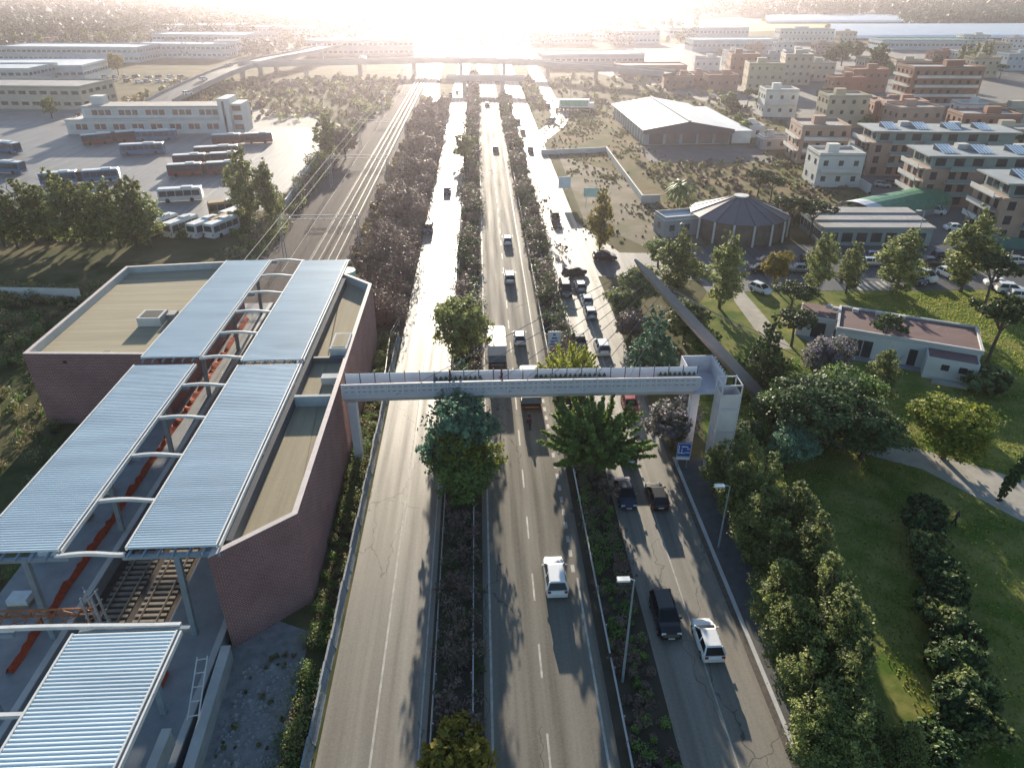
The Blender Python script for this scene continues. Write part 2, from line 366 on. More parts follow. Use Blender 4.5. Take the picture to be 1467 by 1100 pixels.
def canopy(name, label, panels, beams, cols, loc, xs):
    t = thing(name, label, 'canopy', loc)
    lx, ly = loc[0], loc[1]
    for (x0, x1, y0, y1) in panels:
        p = corrugated(x0 - lx, x1 - lx, y0 - ly, y1 - ly, ZC).build('roof_sheet', roof_blue, t)
        e = MB()
        e.box(x0 - lx - .14, x0 - lx - .01, y0 - ly, y1 - ly, ZC - .22, ZC + .09); e.box(x1 - lx + .01, x1 - lx + .12, y0 - ly, y1 - ly, ZC - .22, ZC + .09)
        e.box(x1 - lx + .24, x1 - lx + .36, y0 - ly, y1 - ly, ZC - .3, ZC + .02)
        e.build('gutter', steel_white, p)
        for k in range(int((x1 - x0) / 1.05) + 1):
            x = x0 + .2 + k * 1.05 - lx
            if x < x1 - lx: MB().box(x, x + .1, y0 - ly - .75, y1 - ly + .05, ZC - .34, ZC - .13).build('purlin', steel, t)
    for (xa, xb, y) in beams:
        mb = MB(); n = 10
        top = [(xa + (xb - xa) * i / n - lx, ZC - .12 + .26 * math.sin(math.pi * min(1, i / n * 1.15)) * .8) for i in range(n + 1)]
        for i in range(n):
            (a, za), (b, zb) = top[i], top[i + 1]
            mb.add([(a, y - ly - .12, za), (b, y - ly - .12, zb), (b, y - ly + .12, zb), (a, y - ly + .12, za),
                    (a, y - ly - .12, za - .28), (b, y - ly - .12, zb - .28), (b, y - ly + .12, zb - .28), (a, y - ly + .12, za - .28)],
                   [(0, 1, 2, 3), (4, 7, 6, 5), (0, 4, 5, 1), (2, 6, 7, 3)])
        mb.build('cross_beam', steel_white, t)
    for (x, y) in cols:
        mb = MB(); mb.beam((x - lx, y - ly, RL), (x - lx + .5, y - ly, ZC - .35), .42, .34); mb.box(x - lx - .45, x - lx + .45, y - ly - .4, y - ly + .4, RL, RL + .5)
        mb.build('column', steel, t)
        mb = MB().beam((x - lx - 3.3, y - ly, ZC - .5), (x - lx + 3.6, y - ly, ZC - .42), .26, .34); mb.build('roof_beam', steel, t)
    return t
XL0, XL1, XR0, XR1 = -36.8, -30.75, -25.85, -19.62
ys = [39.2 + 6.08 * i for i in range(11)]
canopy('station_canopy', 'long pale blue corrugated twin-roof platform canopy between the two brick station buildings', [(XR0, XR1, 39.6, 67.3), (XR0, XR1, 68.4, 99.4), (XL0, XL1, 39.6, 67.8), (XL0, XL1, 69.6, 99.8)],
       [(XL1, XR0, y) for y in ys], [(-22.8, y) for y in ys[::2]] + [(-33.4, y) for y in ys[::2]], (-28.5, 39, 0), None)
canopy('platform_canopy', 'short blue corrugated platform canopy in the bottom left corner, nearest the camera', [(XR0, XR1, 12, 31.9)],
       [(-37, XR1, 32.6), (-37, XR0, 26.5), (-37, XR0, 20.4)], [(-22.6, 32.4), (-22.6, 22), (-33.5, 32.4)], (-24, 22, 0), None)
# ---- brick station buildings
def brick_block(name, label, poly, h, roof_z, felt, loc, extras):
    t = thing(name, label, 'station building', (loc[0], loc[1], 0))
    P = [(x - loc[0], y - loc[1]) for x, y in poly]; n = len(P)
    cx = sum(p[0] for p in P) / n; cy = sum(p[1] for p in P) / n
    a = sum(P[i][0] * P[(i + 1) % n][1] - P[(i + 1) % n][0] * P[i][1] for i in range(n))
    if a < 0: P = P[::-1]
    # inner outline, offset by .45
    I = []
    for i in range(n):
        p, q, r = Vector(P[i - 1]), Vector(P[i]), Vector(P[(i + 1) % n])
        d1 = (q - p).normalized(); d2 = (r - q).normalized(); n1 = Vector((-d1.y, d1.x)); n2 = Vector((-d2.y, d2.x))
        b = (n1 + n2).normalized(); I.append(tuple(q + b * (.45 / max(.3, b.dot(n1)))))
    mb = MB()
    mb.add([(x, y, 0) for x, y in P] + [(x, y, h) for x, y in P], [(i, (i + 1) % n, n + (i + 1) % n, n + i) for i in range(n)])
    mb.build('wall', brick, t)
    mb = MB(); mb.add([(x, y, h + .05) for x, y in P] + [(x, y, h + .05) for x, y in I] + [(x, y, h - .02) for x, y in P], [(i, (i + 1) % n, n + (i + 1) % n, n + i) for i in range(n)] + [(2 * n + i, 2 * n + (i + 1) % n, (i + 1) % n, i) for i in range(n)])
    mb.build('coping', M('coping_stone', (.52, .45, .42), .7, .12, 2), t)
    mb = MB(); mb.add([(x, y, roof_z) for x, y in I] + [(x, y, h + .05) for x, y in I], [((i + 1) % n, i, n + i, n + (i + 1) % n) for i in range(n)])
    mb.build('parapet', parapet_in, t)
    mb = MB(); mb.add([(x, y, roof_z) for x, y in I], [tuple(range(n))]); rf = mb.build('roof', felt, t)
    extras(t, rf, loc)
    return t
def exL(t, rf, o):
    mb = MB().box(-42.0 - o[0], -39.2 - o[0], 80.6 - o[1], 83.2 - o[1], 8.2, 9.3); mb.build('roof_vent_box', conc_light, t)
    MB().box(-41.7 - o[0], -39.5 - o[0], 80.9 - o[1], 82.9 - o[1], 9.3, 9.32).build('vent_opening', dark, t)
    MB().box(-39.1 - o[0], -38.1 - o[0], 82.2 - o[1], 83.6 - o[1], 8.2, 9.0).build('roof_hatch', concrete, t)
    MB().box(-46.6 - o[0], -46.2 - o[0], 71.7 - o[1], 72.0 - o[1], 8.0, 8.25).build('scupper', dark, t)
    mb = MB(); mb.tube([(-42.6 - o[0] + .5 * math.cos(q * .55), 73.4 - o[1] + .5 * math.sin(q * .55), 8.32) for q in range(13)], .05, 5); mb.build('cable_coil', conc_light, t)
brick_block('brick_station_hall', 'square red brick station building with flat roof and roof vent left of the tracks', [(-50.8, 72), (-36.0, 71.2), (-36.0, 101), (-51.1, 99.4)], 9.1, 8.2, roof_felt, (-43.5, 86), exL)
def exR(t, rf, o):
    def bx(nm, x0, x1, y0, y1, z0, z1, m): MB().box(x0 - o[0], x1 - o[0], y0 - o[1], y1 - o[1], z0, z1).build(nm, m, t)
    bx('upstand', -19.5, -18.75, 40.5, 93, 8.21, 9.25, M('upstand_painted_shade', (.075, .08, .09), .9, .2, .5))  # upstand: shade on the parapet render painted in as a darker colour
    bx('cross_wall', -18.74, -15.2, 60.9, 61.3, 8.22, 9.35, parapet_in)
    bx('cross_wall', -18.74, -15.2, 70.0, 70.35, 8.22, 8.9, M('dark_flashing', (.10, .11, .12), .6, .1))
    bx('roof_shaft', -17.0, -15.1, 70.6, 74.6, 8.22, 9.7, parapet_in)
    bx('shaft_cover', -16.8, -15.3, 70.9, 74.3, 9.7, 9.74, roof_felt2)
    bx('roof_shaft', -17.0, -15.1, 65.2, 66.2, 8.22, 9.0, parapet_in)
    MB().tube([(-19.2 - o[0], 96.0 - o[1], 8), (-19.2 - o[0], 96 - o[1], 9.3)], 1.3, 14).build('water_tank', M('green_tank', (.32, .52, .44), .5, .1, 1), t)
brick_block('brick_station_annex', 'long narrow red brick station building beside the road with stepped flat roof', [(-19.9, 38.6), (-14.6, 43.2), (-14.9, 90.6), (-19.4, 95), (-19.9, 95)], 9.3, 8.2, roof_felt2, (-17.3, 66), exR)
# ---- platforms
def plat(name, label, x0, x1, y0, y1, z, mat=concrete):
    t = thing(name, label, 'platform', ((x0 + x1) / 2, (y0 + y1) / 2, 0)); w_, l = (x1 - x0) / 2, (y1 - y0) / 2
    MB().box(-w_, w_, -l, l, 0, z).build('slab', mat, t)
    MB().box(w_ - .55, w_ - .05, -l, l, z + .004, z + .05).build('edge_strip', conc_light, t)
    return t
plat_m = M('platform_slab', (.25, .26, .27), .85, .2, .6, .2)
plat('station_platform', 'unfinished grey concrete platform left of the rails under the twin canopy', -40.2, -32.6, 12, 104, 1.15, plat_m)
plat('side_platform', 'narrow concrete platform along the brick annex right of the rails', -25.2, -20.4, 12, 94, 1.1, plat_m)
for k, (y0, y1) in enumerate(((36, 52), (52, 72), (72, 98))):
    mb = MB(); n = 30; rr = random.Random(k)
    pts = [(-35.2 + .05 * math.sin(i * .7 + k), y0 + (y1 - y0) * i / n) for i in range(n + 1)]
    mb.add([(x, y, 1.16) for x, y in pts] + [(x + .2 + rr.uniform(-.12, .12), y, 1.75 + rr.uniform(-.25, .1)) for x, y in pts] + [(x + .55, y, 1.17) for x, y in pts],
           [(i, i + 1, n + 2 + i, n + 1 + i) for i in range(n)] + [(n + 1 + i, n + 2 + i, 2 * n + 3 + i, 2 * n + 2 + i) for i in range(n)])
    o = mb.build('safety_net', orange_net); tag(o, ('orange plastic safety net along the platform, stretch nearest the camera', 'orange safety net in the middle of the open gap between the canopies', 'orange safety net at the far end of the canopy gap')[k], 'safety net', 'orange nets on the platform')
o = MB().box(-24.6, -23.4, 34.3, 35.6, 1.1, 2.0).build('barrier_crate', orange_net); tag(o, 'small orange plastic barrier box on the side platform by the steel column', 'barrier')
for k, (x, y, a) in enumerate(((-38.2, 48.5, .1), (-37.9, 53.2, 0), (-37.6, 57, .2), (-38.0, 62.5, -.1), (-37.8, 43, 0))):
    t = thing('building_pallet', ('pale wrapped pallet on the platform, second from the near end', 'pale wrapped pallet in the middle of the platform gap', 'pale wrapped pallet beyond the middle of the platform gap', 'farthest pale wrapped pallet in the platform gap', 'stack of pale sheets on the near end of the platform')[k], 'pallet', (x, y, 1.15), a, 'building material on the platform')
    MB().box(-.9, .9, -.6, .6, .02, .16).build('deck', M('pallet_wood', (.30, .22, .13), .9, .2, 3), t)
    MB().box(-.8, .8, -.55, .55, .17, .75).build('load', M('wrapped_load', (.55, .60, .62), .5, .12, 2), t)
# ---- tracks
sl_proto = None
TRX = (-27.45, -30.55)
tr = thing('railway_track', 'railway track right of the platform running from the station to the distance', 'railway', (TRX[0], 60, .03), 0, 'railway tracks')
tr2 = thing('railway_track', 'railway track next to the platform edge running from the station to the distance', 'railway', (TRX[1], 60, .03), 0, 'railway tracks')
slp = MB().box(-1.25, 1.25, -.13, .13, .0, .16).build('sleeper', sleeper_m, tr)
slp.location = (0, -20, 0)
for T_ in (tr, tr2):
    for s in (-1, 1):
        mb = MB(); y0, y1 = -48, 1200
        mb.box(s * .7175 - .036, s * .7175 + .036, y0, y1, .2, .33); mb.box(s * .7175 - .07, s * .7175 + .07, y0, y1, .16, .2)
        mb.build('rail', rail_steel, T_)
    for i in range(1 if T_ is tr else 0, 60): inst(slp, T_, (0, -34 + i * .62, 0))
    mb = MB()
    for i in range(700): mb.box(-1.25, 1.25, 5 + i * .62 - .13, 5 + i * .62 + .13, 0, .16)
    o = mb.build('far_sleepers', sleeper_m, T_); o['kind'] = 'stuff'
# ---- lattice gantry in rusty steel
t = thing('lattice_gantry', 'rusty orange steel lattice beam spanning the tracks in front of the twin canopy', 'gantry', (-31.5, 36.2, 0))
zA, zB = 6.1, 7.3
def LB(a, b, r=.07, m=rust, nm='lattice_bar'): return MB().beam(a, b, r).build(nm, m, t)
x0, x1 = -9, 4.2
for (yy, zz) in ((-.6, zA), (.6, zA), (0, zB)): LB((x0, yy, zz), (x1, yy, zz), .12, rust, 'chord')
n = 8
for i in range(n):
    xa = x0 + (x1 - x0) * i / n; xb = x0 + (x1 - x0) * (i + 1) / n; xm = (xa + xb) / 2
    for yy in (-.6, .6):
        LB((xa, yy, zA), (xm, 0, zB)); LB((xm, 0, zB), (xb, yy, zA))
    LB((xa, -.6, zA), (xb, .6, zA), .05)
grey_lat = M('grey_lattice_steel', (.30, .30, .31), .6, .2, 3)
for s in (-.5, .5):
    for q in (-.45, .45): LB((4.2 + s, q, RL), (4.2 + s * .7, q * .7, 8.6), .13, grey_lat, 'leg')
for i in range(8):
    z = .8 + i; LB((3.7, -.45, z), (4.7, .45, z + .9), .06, grey_lat, 'brace'); LB((4.7, -.45, z + .2), (3.7, .45, z + 1.1), .06, grey_lat, 'brace')
# catenary gantries along the line
for k, (y, lab) in enumerate(((128, 'steel catenary gantry just beyond the canopy'), (178, 'second steel catenary gantry beyond the canopy'), (228, 'third catenary gantry beside the bus yard'), (290, 'fourth catenary gantry along the railway'), (370, 'farthest catenary gantry before the viaduct'))):
    t = thing('catenary_gantry', lab + ' over the rails', 'gantry', (-29, y, 0), 0, 'catenary gantries')
    for x in (-7.5, 6.5):
        mb = MB()
        for dx in (-.3, .3): mb.beam((x + dx, 0, 0), (x + dx * .6, 0, 8), .13)
        for i in range(7): mb.beam((x - .28, 0, .5 + i), (x + .26, 0, 1.3 + i), .06)
        mb.build('mast', grey_lat, t)
    mb = MB(); mb.beam((-7.5, 0, 7.2), (6.5, 0, 7.2), .12); mb.beam((-7.5, 0, 7.9), (6.5, 0, 7.9), .12)
    for i in range(14): mb.beam((-7.5 + i, 0, 7.2), (-6.5 + i, 0, 7.9), .05)
    mb.build('cross_arm', grey_lat, t)
for k, x in enumerate((TRX[0], TRX[1], -34.5, -36.2)):
    o = MB().tube([(x, 104, 6.2), (x, 600, 6.2)], .035, 4).build('catenary_wire', grey_lat)
    tag(o, ('overhead wire above the right-hand track', 'overhead wire above the left-hand track', 'feeder wire left of the tracks', 'outermost feeder wire by the bus yard wall')[k], 'wire', 'overhead wires')
    o.location.z = (0, 0, 1.4, 1.6)[k]
# low retaining walls in front of the annex
for k, (x0, x1, y0, y1, h, a) in enumerate(((-19.6, -19.0, 18, 37.5, 1.5, 0), (-21.4, -20.9, 14, 30, 2.6, 0), (-20.5, -20.1, 15, 28, 1.0, 0))):
    t = thing('concrete_wall', ('outer low concrete wall beside the front canopy', 'tall concrete wall under the front canopy edge', 'middle concrete ledge beside the front canopy')[k], 'wall', ((x0 + x1) / 2, (y0 + y1) / 2, 0), R((3.0, 0, .8)[k]))
    l = (y1 - y0) / 2; wd = (x1 - x0) / 2
    MB().box(-wd, wd, -l, l, 0, h).build('wall_body', concrete, t); MB().box(-wd - .05, wd + .05, -l - .05, l + .05, h, h + .1).build('coping', conc_light, t)
t = thing('access_ladder', 'pale metal railing ladder lying in the pit beside the front canopy', 'ladder', (-20.4, 33.5, 1.8), R(8))
for s in (-.35, .35): MB().beam((s, -2.2, 0), (s, 2.2, .9), .08).build('rail', steel_white, t)
for i in range(5): MB().beam((-.35, -2 + i, .05 + .2 * i), (.35, -2 + i, .05 + .2 * i), .06).build('rung', steel_white, t)
# ================================================================ barriers along the roads
conc_barrier = M('weathered_concrete', (.24, .26, .28), .85, .3, .6, .3)
galv = M('galvanised_steel', (.42, .43, .43), .45, .15, 1.2, metal=.5)
t = thing('concrete_barrier', 'long grey concrete barrier with graffiti along the left edge of the west road', 'barrier', (-12.25, 60, 0))
mb = MB(); prof = [(-.3, 0), (.3, 0), (.22, .12), (.1, .45), (.08, 1.15), (-.08, 1.15), (-.1, .45), (-.22, .12)]
k = len(prof)
seg_n = 39
for i in range(seg_n):
    y0 = -46 + i * 2.02; y1 = y0 + 1.98; dx = .05 * math.sin(i * 1.7)
    MB().add([(x + dx, y0, z) for x, z in prof] + [(x + dx, y1, z) for x, z in prof],
             [(j, (j + 1) % k, k + (j + 1) % k, k + j) for j in range(k)] + [tuple(range(k)), tuple(range(k, 2 * k))[::-1]]).build('barrier_unit', conc_barrier, t)
def guardrail(name, label, x, y0, y1, group, side=1, two=False, mat=galv):
    t = thing(name, label, 'guardrail', (x, (y0 + y1) / 2, 0), 0, group); l = (y1 - y0) / 2
    mb = MB(); pr = [(0, .45), (.07, .5), (0, .57), (.0, .63), (.07, .7), (0, .75)]
    mb.add([(side * a, -l, z) for a, z in pr] + [(side * a, l, z) for a, z in pr], [(i, i + 1, 7 + i, 6 + i) for i in range(5)])
    mb.add([(side * a - .03 * side, -l, z) for a, z in pr] + [(side * a - .03 * side, l, z) for a, z in pr], [(i + 1, i, 6 + i, 7 + i) for i in range(5)])
    mb.build('rail_beam', mat, t)
    post = None
    for i in range(min(60, int(2 * l / 4))):
        if post is None:
            post = MB().box(-.05 - .1 * side, .05 - .1 * side, -.06, .06, 0, .78).build('post', mat, t); post.location = (0, -l + 1, 0)
        else: inst(post, t, (0, -l + 1 + i * 4, 0))
    return t
guardrail('guardrail', 'steel guardrail on the right edge of the west road', -4.15, YN, 330, 'steel guardrails', -1)
guardrail('guardrail', 'steel guardrail inside the western median near the middle road', -1.35, YN, 330, 'steel guardrails', 1)
guardrail('guardrail', 'steel guardrail on the right edge of the middle road beyond the footbridge', 8.75, 75, 330, 'steel guardrails', -1)
guardrail('guardrail', 'steel guardrail in the eastern median in the foreground', 9.05, YN, 62, 'steel guardrails', -1)
guardrail('guardrail', 'steel guardrail on the left edge of the east road beyond the footbridge', 10.9, 90, 330, 'steel guardrails', 1)
# wire fence posts beside the annex verge
t = thing('mesh_fence', 'leaning wire mesh fence between the annex verge and the west road', 'fence', (-13.0, 95, 0))
pp = [(0.4, -20), (.3, -14), (.0, -8), (-.2, -3), (.5, 2), (-1.2, 4), (-.3, 9), (0, 16)]
for a, b in zip(pp, pp[1:]):
    MB().beam((a[0], a[1], 0), (a[0], a[1], 1.5), .08).build('post', conc_light, t); MB().beam((a[0], a[1], 1.45), (b[0], b[1], 1.45), .05).build('wire', galv, t); MB().beam((a[0], a[1], .8), (b[0], b[1], .8), .04).build('wire', galv, t)
# ================================================================ lamps
lamp_white = M('lamp_housing', (.75, .75, .72), .4, .05, 2)
lamp_pole = M('lamp_pole', (.30, .36, .37), .5, .1, 2, metal=.3)
def lamp(x, y, h, label, rz=0, arm=1.2):
    t = thing('street_lamp', label, 'street lamp', (x, y, 0), rz, 'street lamps')
    MB().tube([(0, 0, 0), (0, 0, h)], .11, 8, .06).build('pole', lamp_pole, t)
    MB().tube([(0, 0, h), (-arm * .5, 0, h + .12), (-arm, 0, h + .12)], .05, 6).build('arm', lamp_pole, t)
    MB().box(-arm - .75, -arm + .1, -.2, .2, h + .05, h + .2).build('lamp_head', lamp_white, t)
lamp(9.65, 34.3, 10.2, 'tall grey street lamp with white head in the eastern median foreground', 0, .4)
lamp(20.9, 48.0, 7.0, 'street lamp on the pavement in front of the olive hedge trees', 0, .6)
x, y = G(1113, 352); lamp(G(1305, 372)[0], G(1305, 372)[1], 9, 'street lamp in the car park right of the large leafy tree', 0, .8)
for k, (px, py) in enumerate(((817, 160), (888, 160), (525, 100))):
    x, y = G(px, py); lamp(x, y, 13, ('tall pale lamp mast beside the slip road curve', 'tall pale lamp mast near the green trailer', 'tall lamp mast in front of the viaduct left of the rails')[k], 0, 1.0)
# ================================================================ footbridge
br_white = M('bridge_panel', (.60, .58, .61), .5, .08, 1.2)
br_grey = M('bridge_girder', (.50, .475, .51), .55, .08, .8)
br_dark = M('bridge_dark', (.10, .10, .11), .6, 0)
glass = M('frosted_glass', (.68, .70, .74), .25, .05, 1, spec=.5)
t = thing('footbridge', 'long pale grey footbridge with glazed parapets crossing all three roads', 'footbridge', (3.8, 62.6, 0))
BX0, BX1 = -18.0, 17.9
def zf(x): return 1.6 + .35 * math.cos(x / 24.0)
nb = 40; W = 1.0
def sweep(nm, prof, mat, x0=BX0, x1=BX1, n=nb):
    mb = MB(); k = len(prof)
    for i in range(n + 1):
        x = x0 + (x1 - x0) * i / n
        mb.v += [(x, y, z + zf(x)) for y, z in prof]
    mb.f = [(i * k + j, (i + 1) * k + j, (i + 1) * k + (j + 1) % k, i * k + (j + 1) % k) for i in range(n) for j in range(k)] + [tuple(range(k))[::-1], tuple(n * k + j for j in range(k))]
    return mb.build(nm, mat, t)
sweep('girder', [(-W, 7.15), (-W - .05, 6.7), (-W + .35, 6.15), (W - .35, 6.15), (W + .05, 6.7), (W, 7.15)], br_grey)
sweep('deck', [(-W + .05, 7.16), (W - .05, 7.16), (W - .05, 7.24), (-W + .05, 7.24)], M('bridge_deck_boards', (.25, .22, .20), .8, .2, 3, stretch=(6, .3, 1)))
sweep('side_panel', [(-W - .03, 7.17), (-W + .03, 7.17), (-W + .03, 8.25), (-W - .03, 8.25)], br_grey)
slot = None
for z in (7.45, 7.95):
    for i in range(60):
        x = BX0 + .3 + i * .59
        if slot is None: slot = MB().box(0, .34, -.008, -.001, 0, .06).build('perforation', br_dark, t); slot.location = (x, -W - .03, z + zf(x))
        else: inst(slot, t, (x, -W - .03, z + zf(x)))
rib = None
for i in range(25):
    x = BX0 + .05 + i * 1.495
    if rib is None: rib = MB().box(-.05, .05, -.07, 0, 0, 1.1).build('panel_rib', br_white, t); rib.location = (x, -W - .03, 7.17 + zf(x))
    else: inst(rib, t, (x, -W - .03, 7.17 + zf(x)))
for z in (7.68, 7.85, 8.14): sweep('slat', [(-W - .055, z), (-W - .035, z), (-W - .035, z + .05), (-W - .055, z + .05)], br_white)
sweep('handrail', [(-W - .06, 8.26), (-W + .06, 8.26), (-W + .06, 8.34), (-W - .06, 8.34)], br_white)
gp = None
for i in range(24):
    x = BX0 + .1 + i * 1.505
    mb = MB().box(0, 1.4, -.02, .02, 0, 1.15)
    if gp is None: gp = mb.build('glass_panel', glass, t); gp.location = (x, W, 7.3 + zf(x))
    else: inst(gp, t, (x, W, 7.3 + zf(x)))
pst = MB().box(-.04, .04, -.05, .05, 0, 1.45).build('post', br_dark, t); pst.location = (BX0 + .05, W + .03, 7.2 + zf(BX0))
for i in range(1, 25):
    x = BX0 + .05 + i * 1.505; inst(pst, t, (x, W + .03, 7.2 + zf(x)))
planter = None
for x0, x1 in ((-9, -4), (1.2, 9.0), (14, 18.3)):
    mb = MB().box(x0, x1, W - .5, W - .1, 7.25 + zf(x0), 7.6 + zf(x0)); mb.build('planter_box', br_grey, t)
    mb = MB(); k = int((x1 - x0) / .5)
    for i in range(k):
        x = x0 + i * .5; z = 7.6 + zf(x)
        mb.add([(x, W - .3, z), (x + .5, W - .3, z), (x + .25, W - .3, z + .5), (x + .25, W - .12, z), (x + .25, W - .5, z)], [(0, 1, 2), (3, 4, 2)])
    mb.build('planting', M('planter_green', (.07, .12, .045), .9, .3, 5), t)
# end column by the station and landing structure on the park side
MB().prism([(-17.7, -.5), (-16.9, -.5), (-16.9, .6), (-17.7, .6)], 0, 7.85).build('end_column', br_white, t)
def lw(nm, x0, x1, y0, y1, z0, z1, m): return MB().box(x0, x1, y0, y1, z0, z1).build(nm, m, t)
lw('landing_floor', 17.4, 20.2, -1.6, 3.2, 8.5, 8.7, br_grey)
lw('landing_wall', 17.1, 20.4, 3.2, 3.32, 8.1, 10.4, br_white); lw('landing_wall', 17.0, 17.1, 1.05, 3.32, 8.1, 10.4, br_white)
lw('landing_wall', 20.2, 20.32, -1.6, 3.2, 8.1, 10.4, br_white)
for i in range(7): lw('wall_fin', 20.33, 20.5, -1.3 + i * .65, -1.15 + i * .65, 8.1, 10.5, br_grey)
lw('bridge_pier', 17.5, 18.3, -.4, .5, 0, 8.5, br_white)
# lift tower
tw = thing('lift_tower', 'pale glazed lift tower with open frame top at the park end of the footbridge', 'tower', (24.0, 59.6, 0))
for x in (-1.25, 1.2):
    for y in (-1.2, 1.2): MB().box(x - .07, x + .07, y - .07, y + .07, 0, 10.9).build('corner_post', br_white, tw)
for z in (2.7, 5.4, 8.1, 10.8):
    mb = MB()
    for y in (-1.2, 1.2): mb.box(-1.17, 1.12, y - .05, y + .05, z - .06, z + .06)
    for x in (-1.25, 1.2): mb.box(x - .05, x + .05, -1.12, 1.12, z - .06, z + .06)
    mb.build('ring_beam', br_white, tw)
tg = M('tower_glass', (.62, .56, .55), .3, .1, 1, spec=.5)
for i, (z0, z1) in enumerate(((.05, 2.6), (2.8, 5.3), (5.5, 8.0), (8.2, 9.8))):
    MB().box(-1.15, 1.1, -1.22, -1.18, z0, z1).build('glass_pane', tg, tw); MB().box(-1.27, -1.23, -1.1, 1.1, z0, z1).build('glass_pane', tg, tw)
    MB().box(1.18, 1.22, -1.1, 1.1, z0, z1).build('glass_pane', tg, tw); MB().box(-1.15, 1.1, 1.18, 1.22, z0, z1).build('glass_pane', tg, tw)
MB().box(-.8, .8, -.8, .8, .1, 8.2).build('lift_shaft', M('shaft_core', (.28, .25, .25), .7, .1, 1), tw)
tw.scale = (.78, .78, 1.0)
# inclined mast with cables
mt = thing('inclined_mast', 'long mauve grey inclined mast leaning over the footbridge with stay cables', 'mast', (34.2, 73.9, 0))
mm = M('mast_steel', (.30, .265, .285), .5, .08, .8)
base = Vector((0, 0, 0)); tip = Vector((14.4 - 34.2, 63.4 - 73.9, 22.0)); d = (tip - base).normalized()
sx = d.cross(Vector((0, 0, 1))).normalized(); sy = sx.cross(d)
mb = MB(); rings = []
for i, q in enumerate((0, .25, .5, .75, .93, 1)):
    c = base + (tip - base) * q; a = (.75, .7, .62, .5, .4, .12)[i]; b = a * .8
    rings += [c + sx * a * e + sy * b * g for e, g in ((-1, -1), (1, -1), (1, 1), (-1, 1))]
mb.add(rings, [(i * 4 + j, i * 4 + (j + 1) % 4, (i + 1) * 4 + (j + 1) % 4, (i + 1) * 4 + j) for i in range(5) for j in range(4)] + [(0, 3, 2, 1), (20, 21, 22, 23)])
mb.build('mast_body', mm, mt)
MB().box(-1.3, 1.3, -1.3, 1.3, 0, .3).build('footing', concrete, mt)
cab = M('stay_cable', (.20, .19, .20), .5, 0)
for i, (x, q) in enumerate(((-9.2, .97), (-5, .945), (-.3, .92), (2.5, .895), (5, .87), (7.6, .845), (10.3, .82), (14.4, .77))):
    a = base + (tip - base) * q
    MB().tube([a, (x * .965 - 34.2, 61.55 - 73.9, 8.95)], .033, 5).build('stay_cable', cab, mt)
for i, (px, py, q) in enumerate(((1140, 520, .93), (1150, 515, .88), (1165, 512, .83))):
    x, y = G(px, py); a = base + (tip - base) * q
    MB().tube([a, (x - 34.2, y - 73.9, 0)], .035, 5).build('back_stay', cab, mt)
# people
def person(x, y, z, rz, top, legs, label, stride=.25):
    """one continuous figure: lathed cross sections for legs, hips, torso, neck, head, plus arms"""
    t = thing('person', label, 'person', (x, y, z), rz, None)
    mb = MB()
    for s in (-1, 1):
        mb.tube([(s * .09, s * stride * .9, .03), (s * .1, s * stride * .5, .45), (s * .1, 0, .88)], .065, 7, .095)
        mb.tube([(s * .09, s * stride * .9 - .02, .04), (s * .09, s * stride * .9 + .17, .05)], .05, 6)
    mb.build('trousers', legs, t, True)
    mb = MB(); prof = [(.84, .16, .11), (1.0, .155, .105), (1.2, .18, .12), (1.38, .2, .115), (1.45, .13, .08), (1.5, .06, .06), (1.55, .06, .06)]
    n = 10; mb.v = [(a * math.cos(q * 2 * math.pi / n), b * math.sin(q * 2 * math.pi / n), zz) for zz, a, b in prof for q in range(n)]
    mb.f = [(i * n + j, i * n + (j + 1) % n, (i + 1) * n + (j + 1) % n, (i + 1) * n + j) for i in range(len(prof) - 1) for j in range(n)]
    for s in (-1, 1): mb.tube([(s * .19, 0, 1.4), (s * .25, -s * .1, 1.12), (s * .24, -s * .2 + .08, .9)], .055, 6, .035)
    mb.build('jacket', top, t, True)
    mb = MB(); pr = [(1.52, .05), (1.56, .085), (1.63, .1), (1.7, .095), (1.75, .06), (1.77, .01)]
    mb.v = [(r * .85 * math.cos(q * 2 * math.pi / n), r * math.sin(q * 2 * math.pi / n), zz) for zz, r in pr for q in range(n)]
    mb.f = [(i * n + j, i * n + (j + 1) % n, (i + 1) * n + (j + 1) % n, (i + 1) * n + j) for i in range(5) for j in range(n)]
    mb.build('head', M('dark_hair_skin', (.10, .06, .045), .7, .3, 8), t, True)
    return t
c_dark = M('dark_cloth', (.03, .03, .04), .9, .2, 6); c_red = M('maroon_cloth', (.12, .03, .05), .9, .2, 6); c_blue = M('blue_cloth', (.05, .07, .12), .9, .2, 6)
person(-3.5, 62.9, 9.15, R(90), c_dark, c_dark, 'person in dark clothes walking on the footbridge above the west road')
person(-5.0, 62.3, 9.13, R(-90), c_blue, c_dark, 'person in blue jacket walking near the station end of the footbridge')
person(1.7, 62.8, 9.17, R(90), c_red, c_dark, 'person in maroon jacket on the footbridge above the middle road')
x, y = G(1366, 752); person(x, y, .02, R(30), c_dark, c_dark, 'person in black standing on the lawn beside the dark hedge')
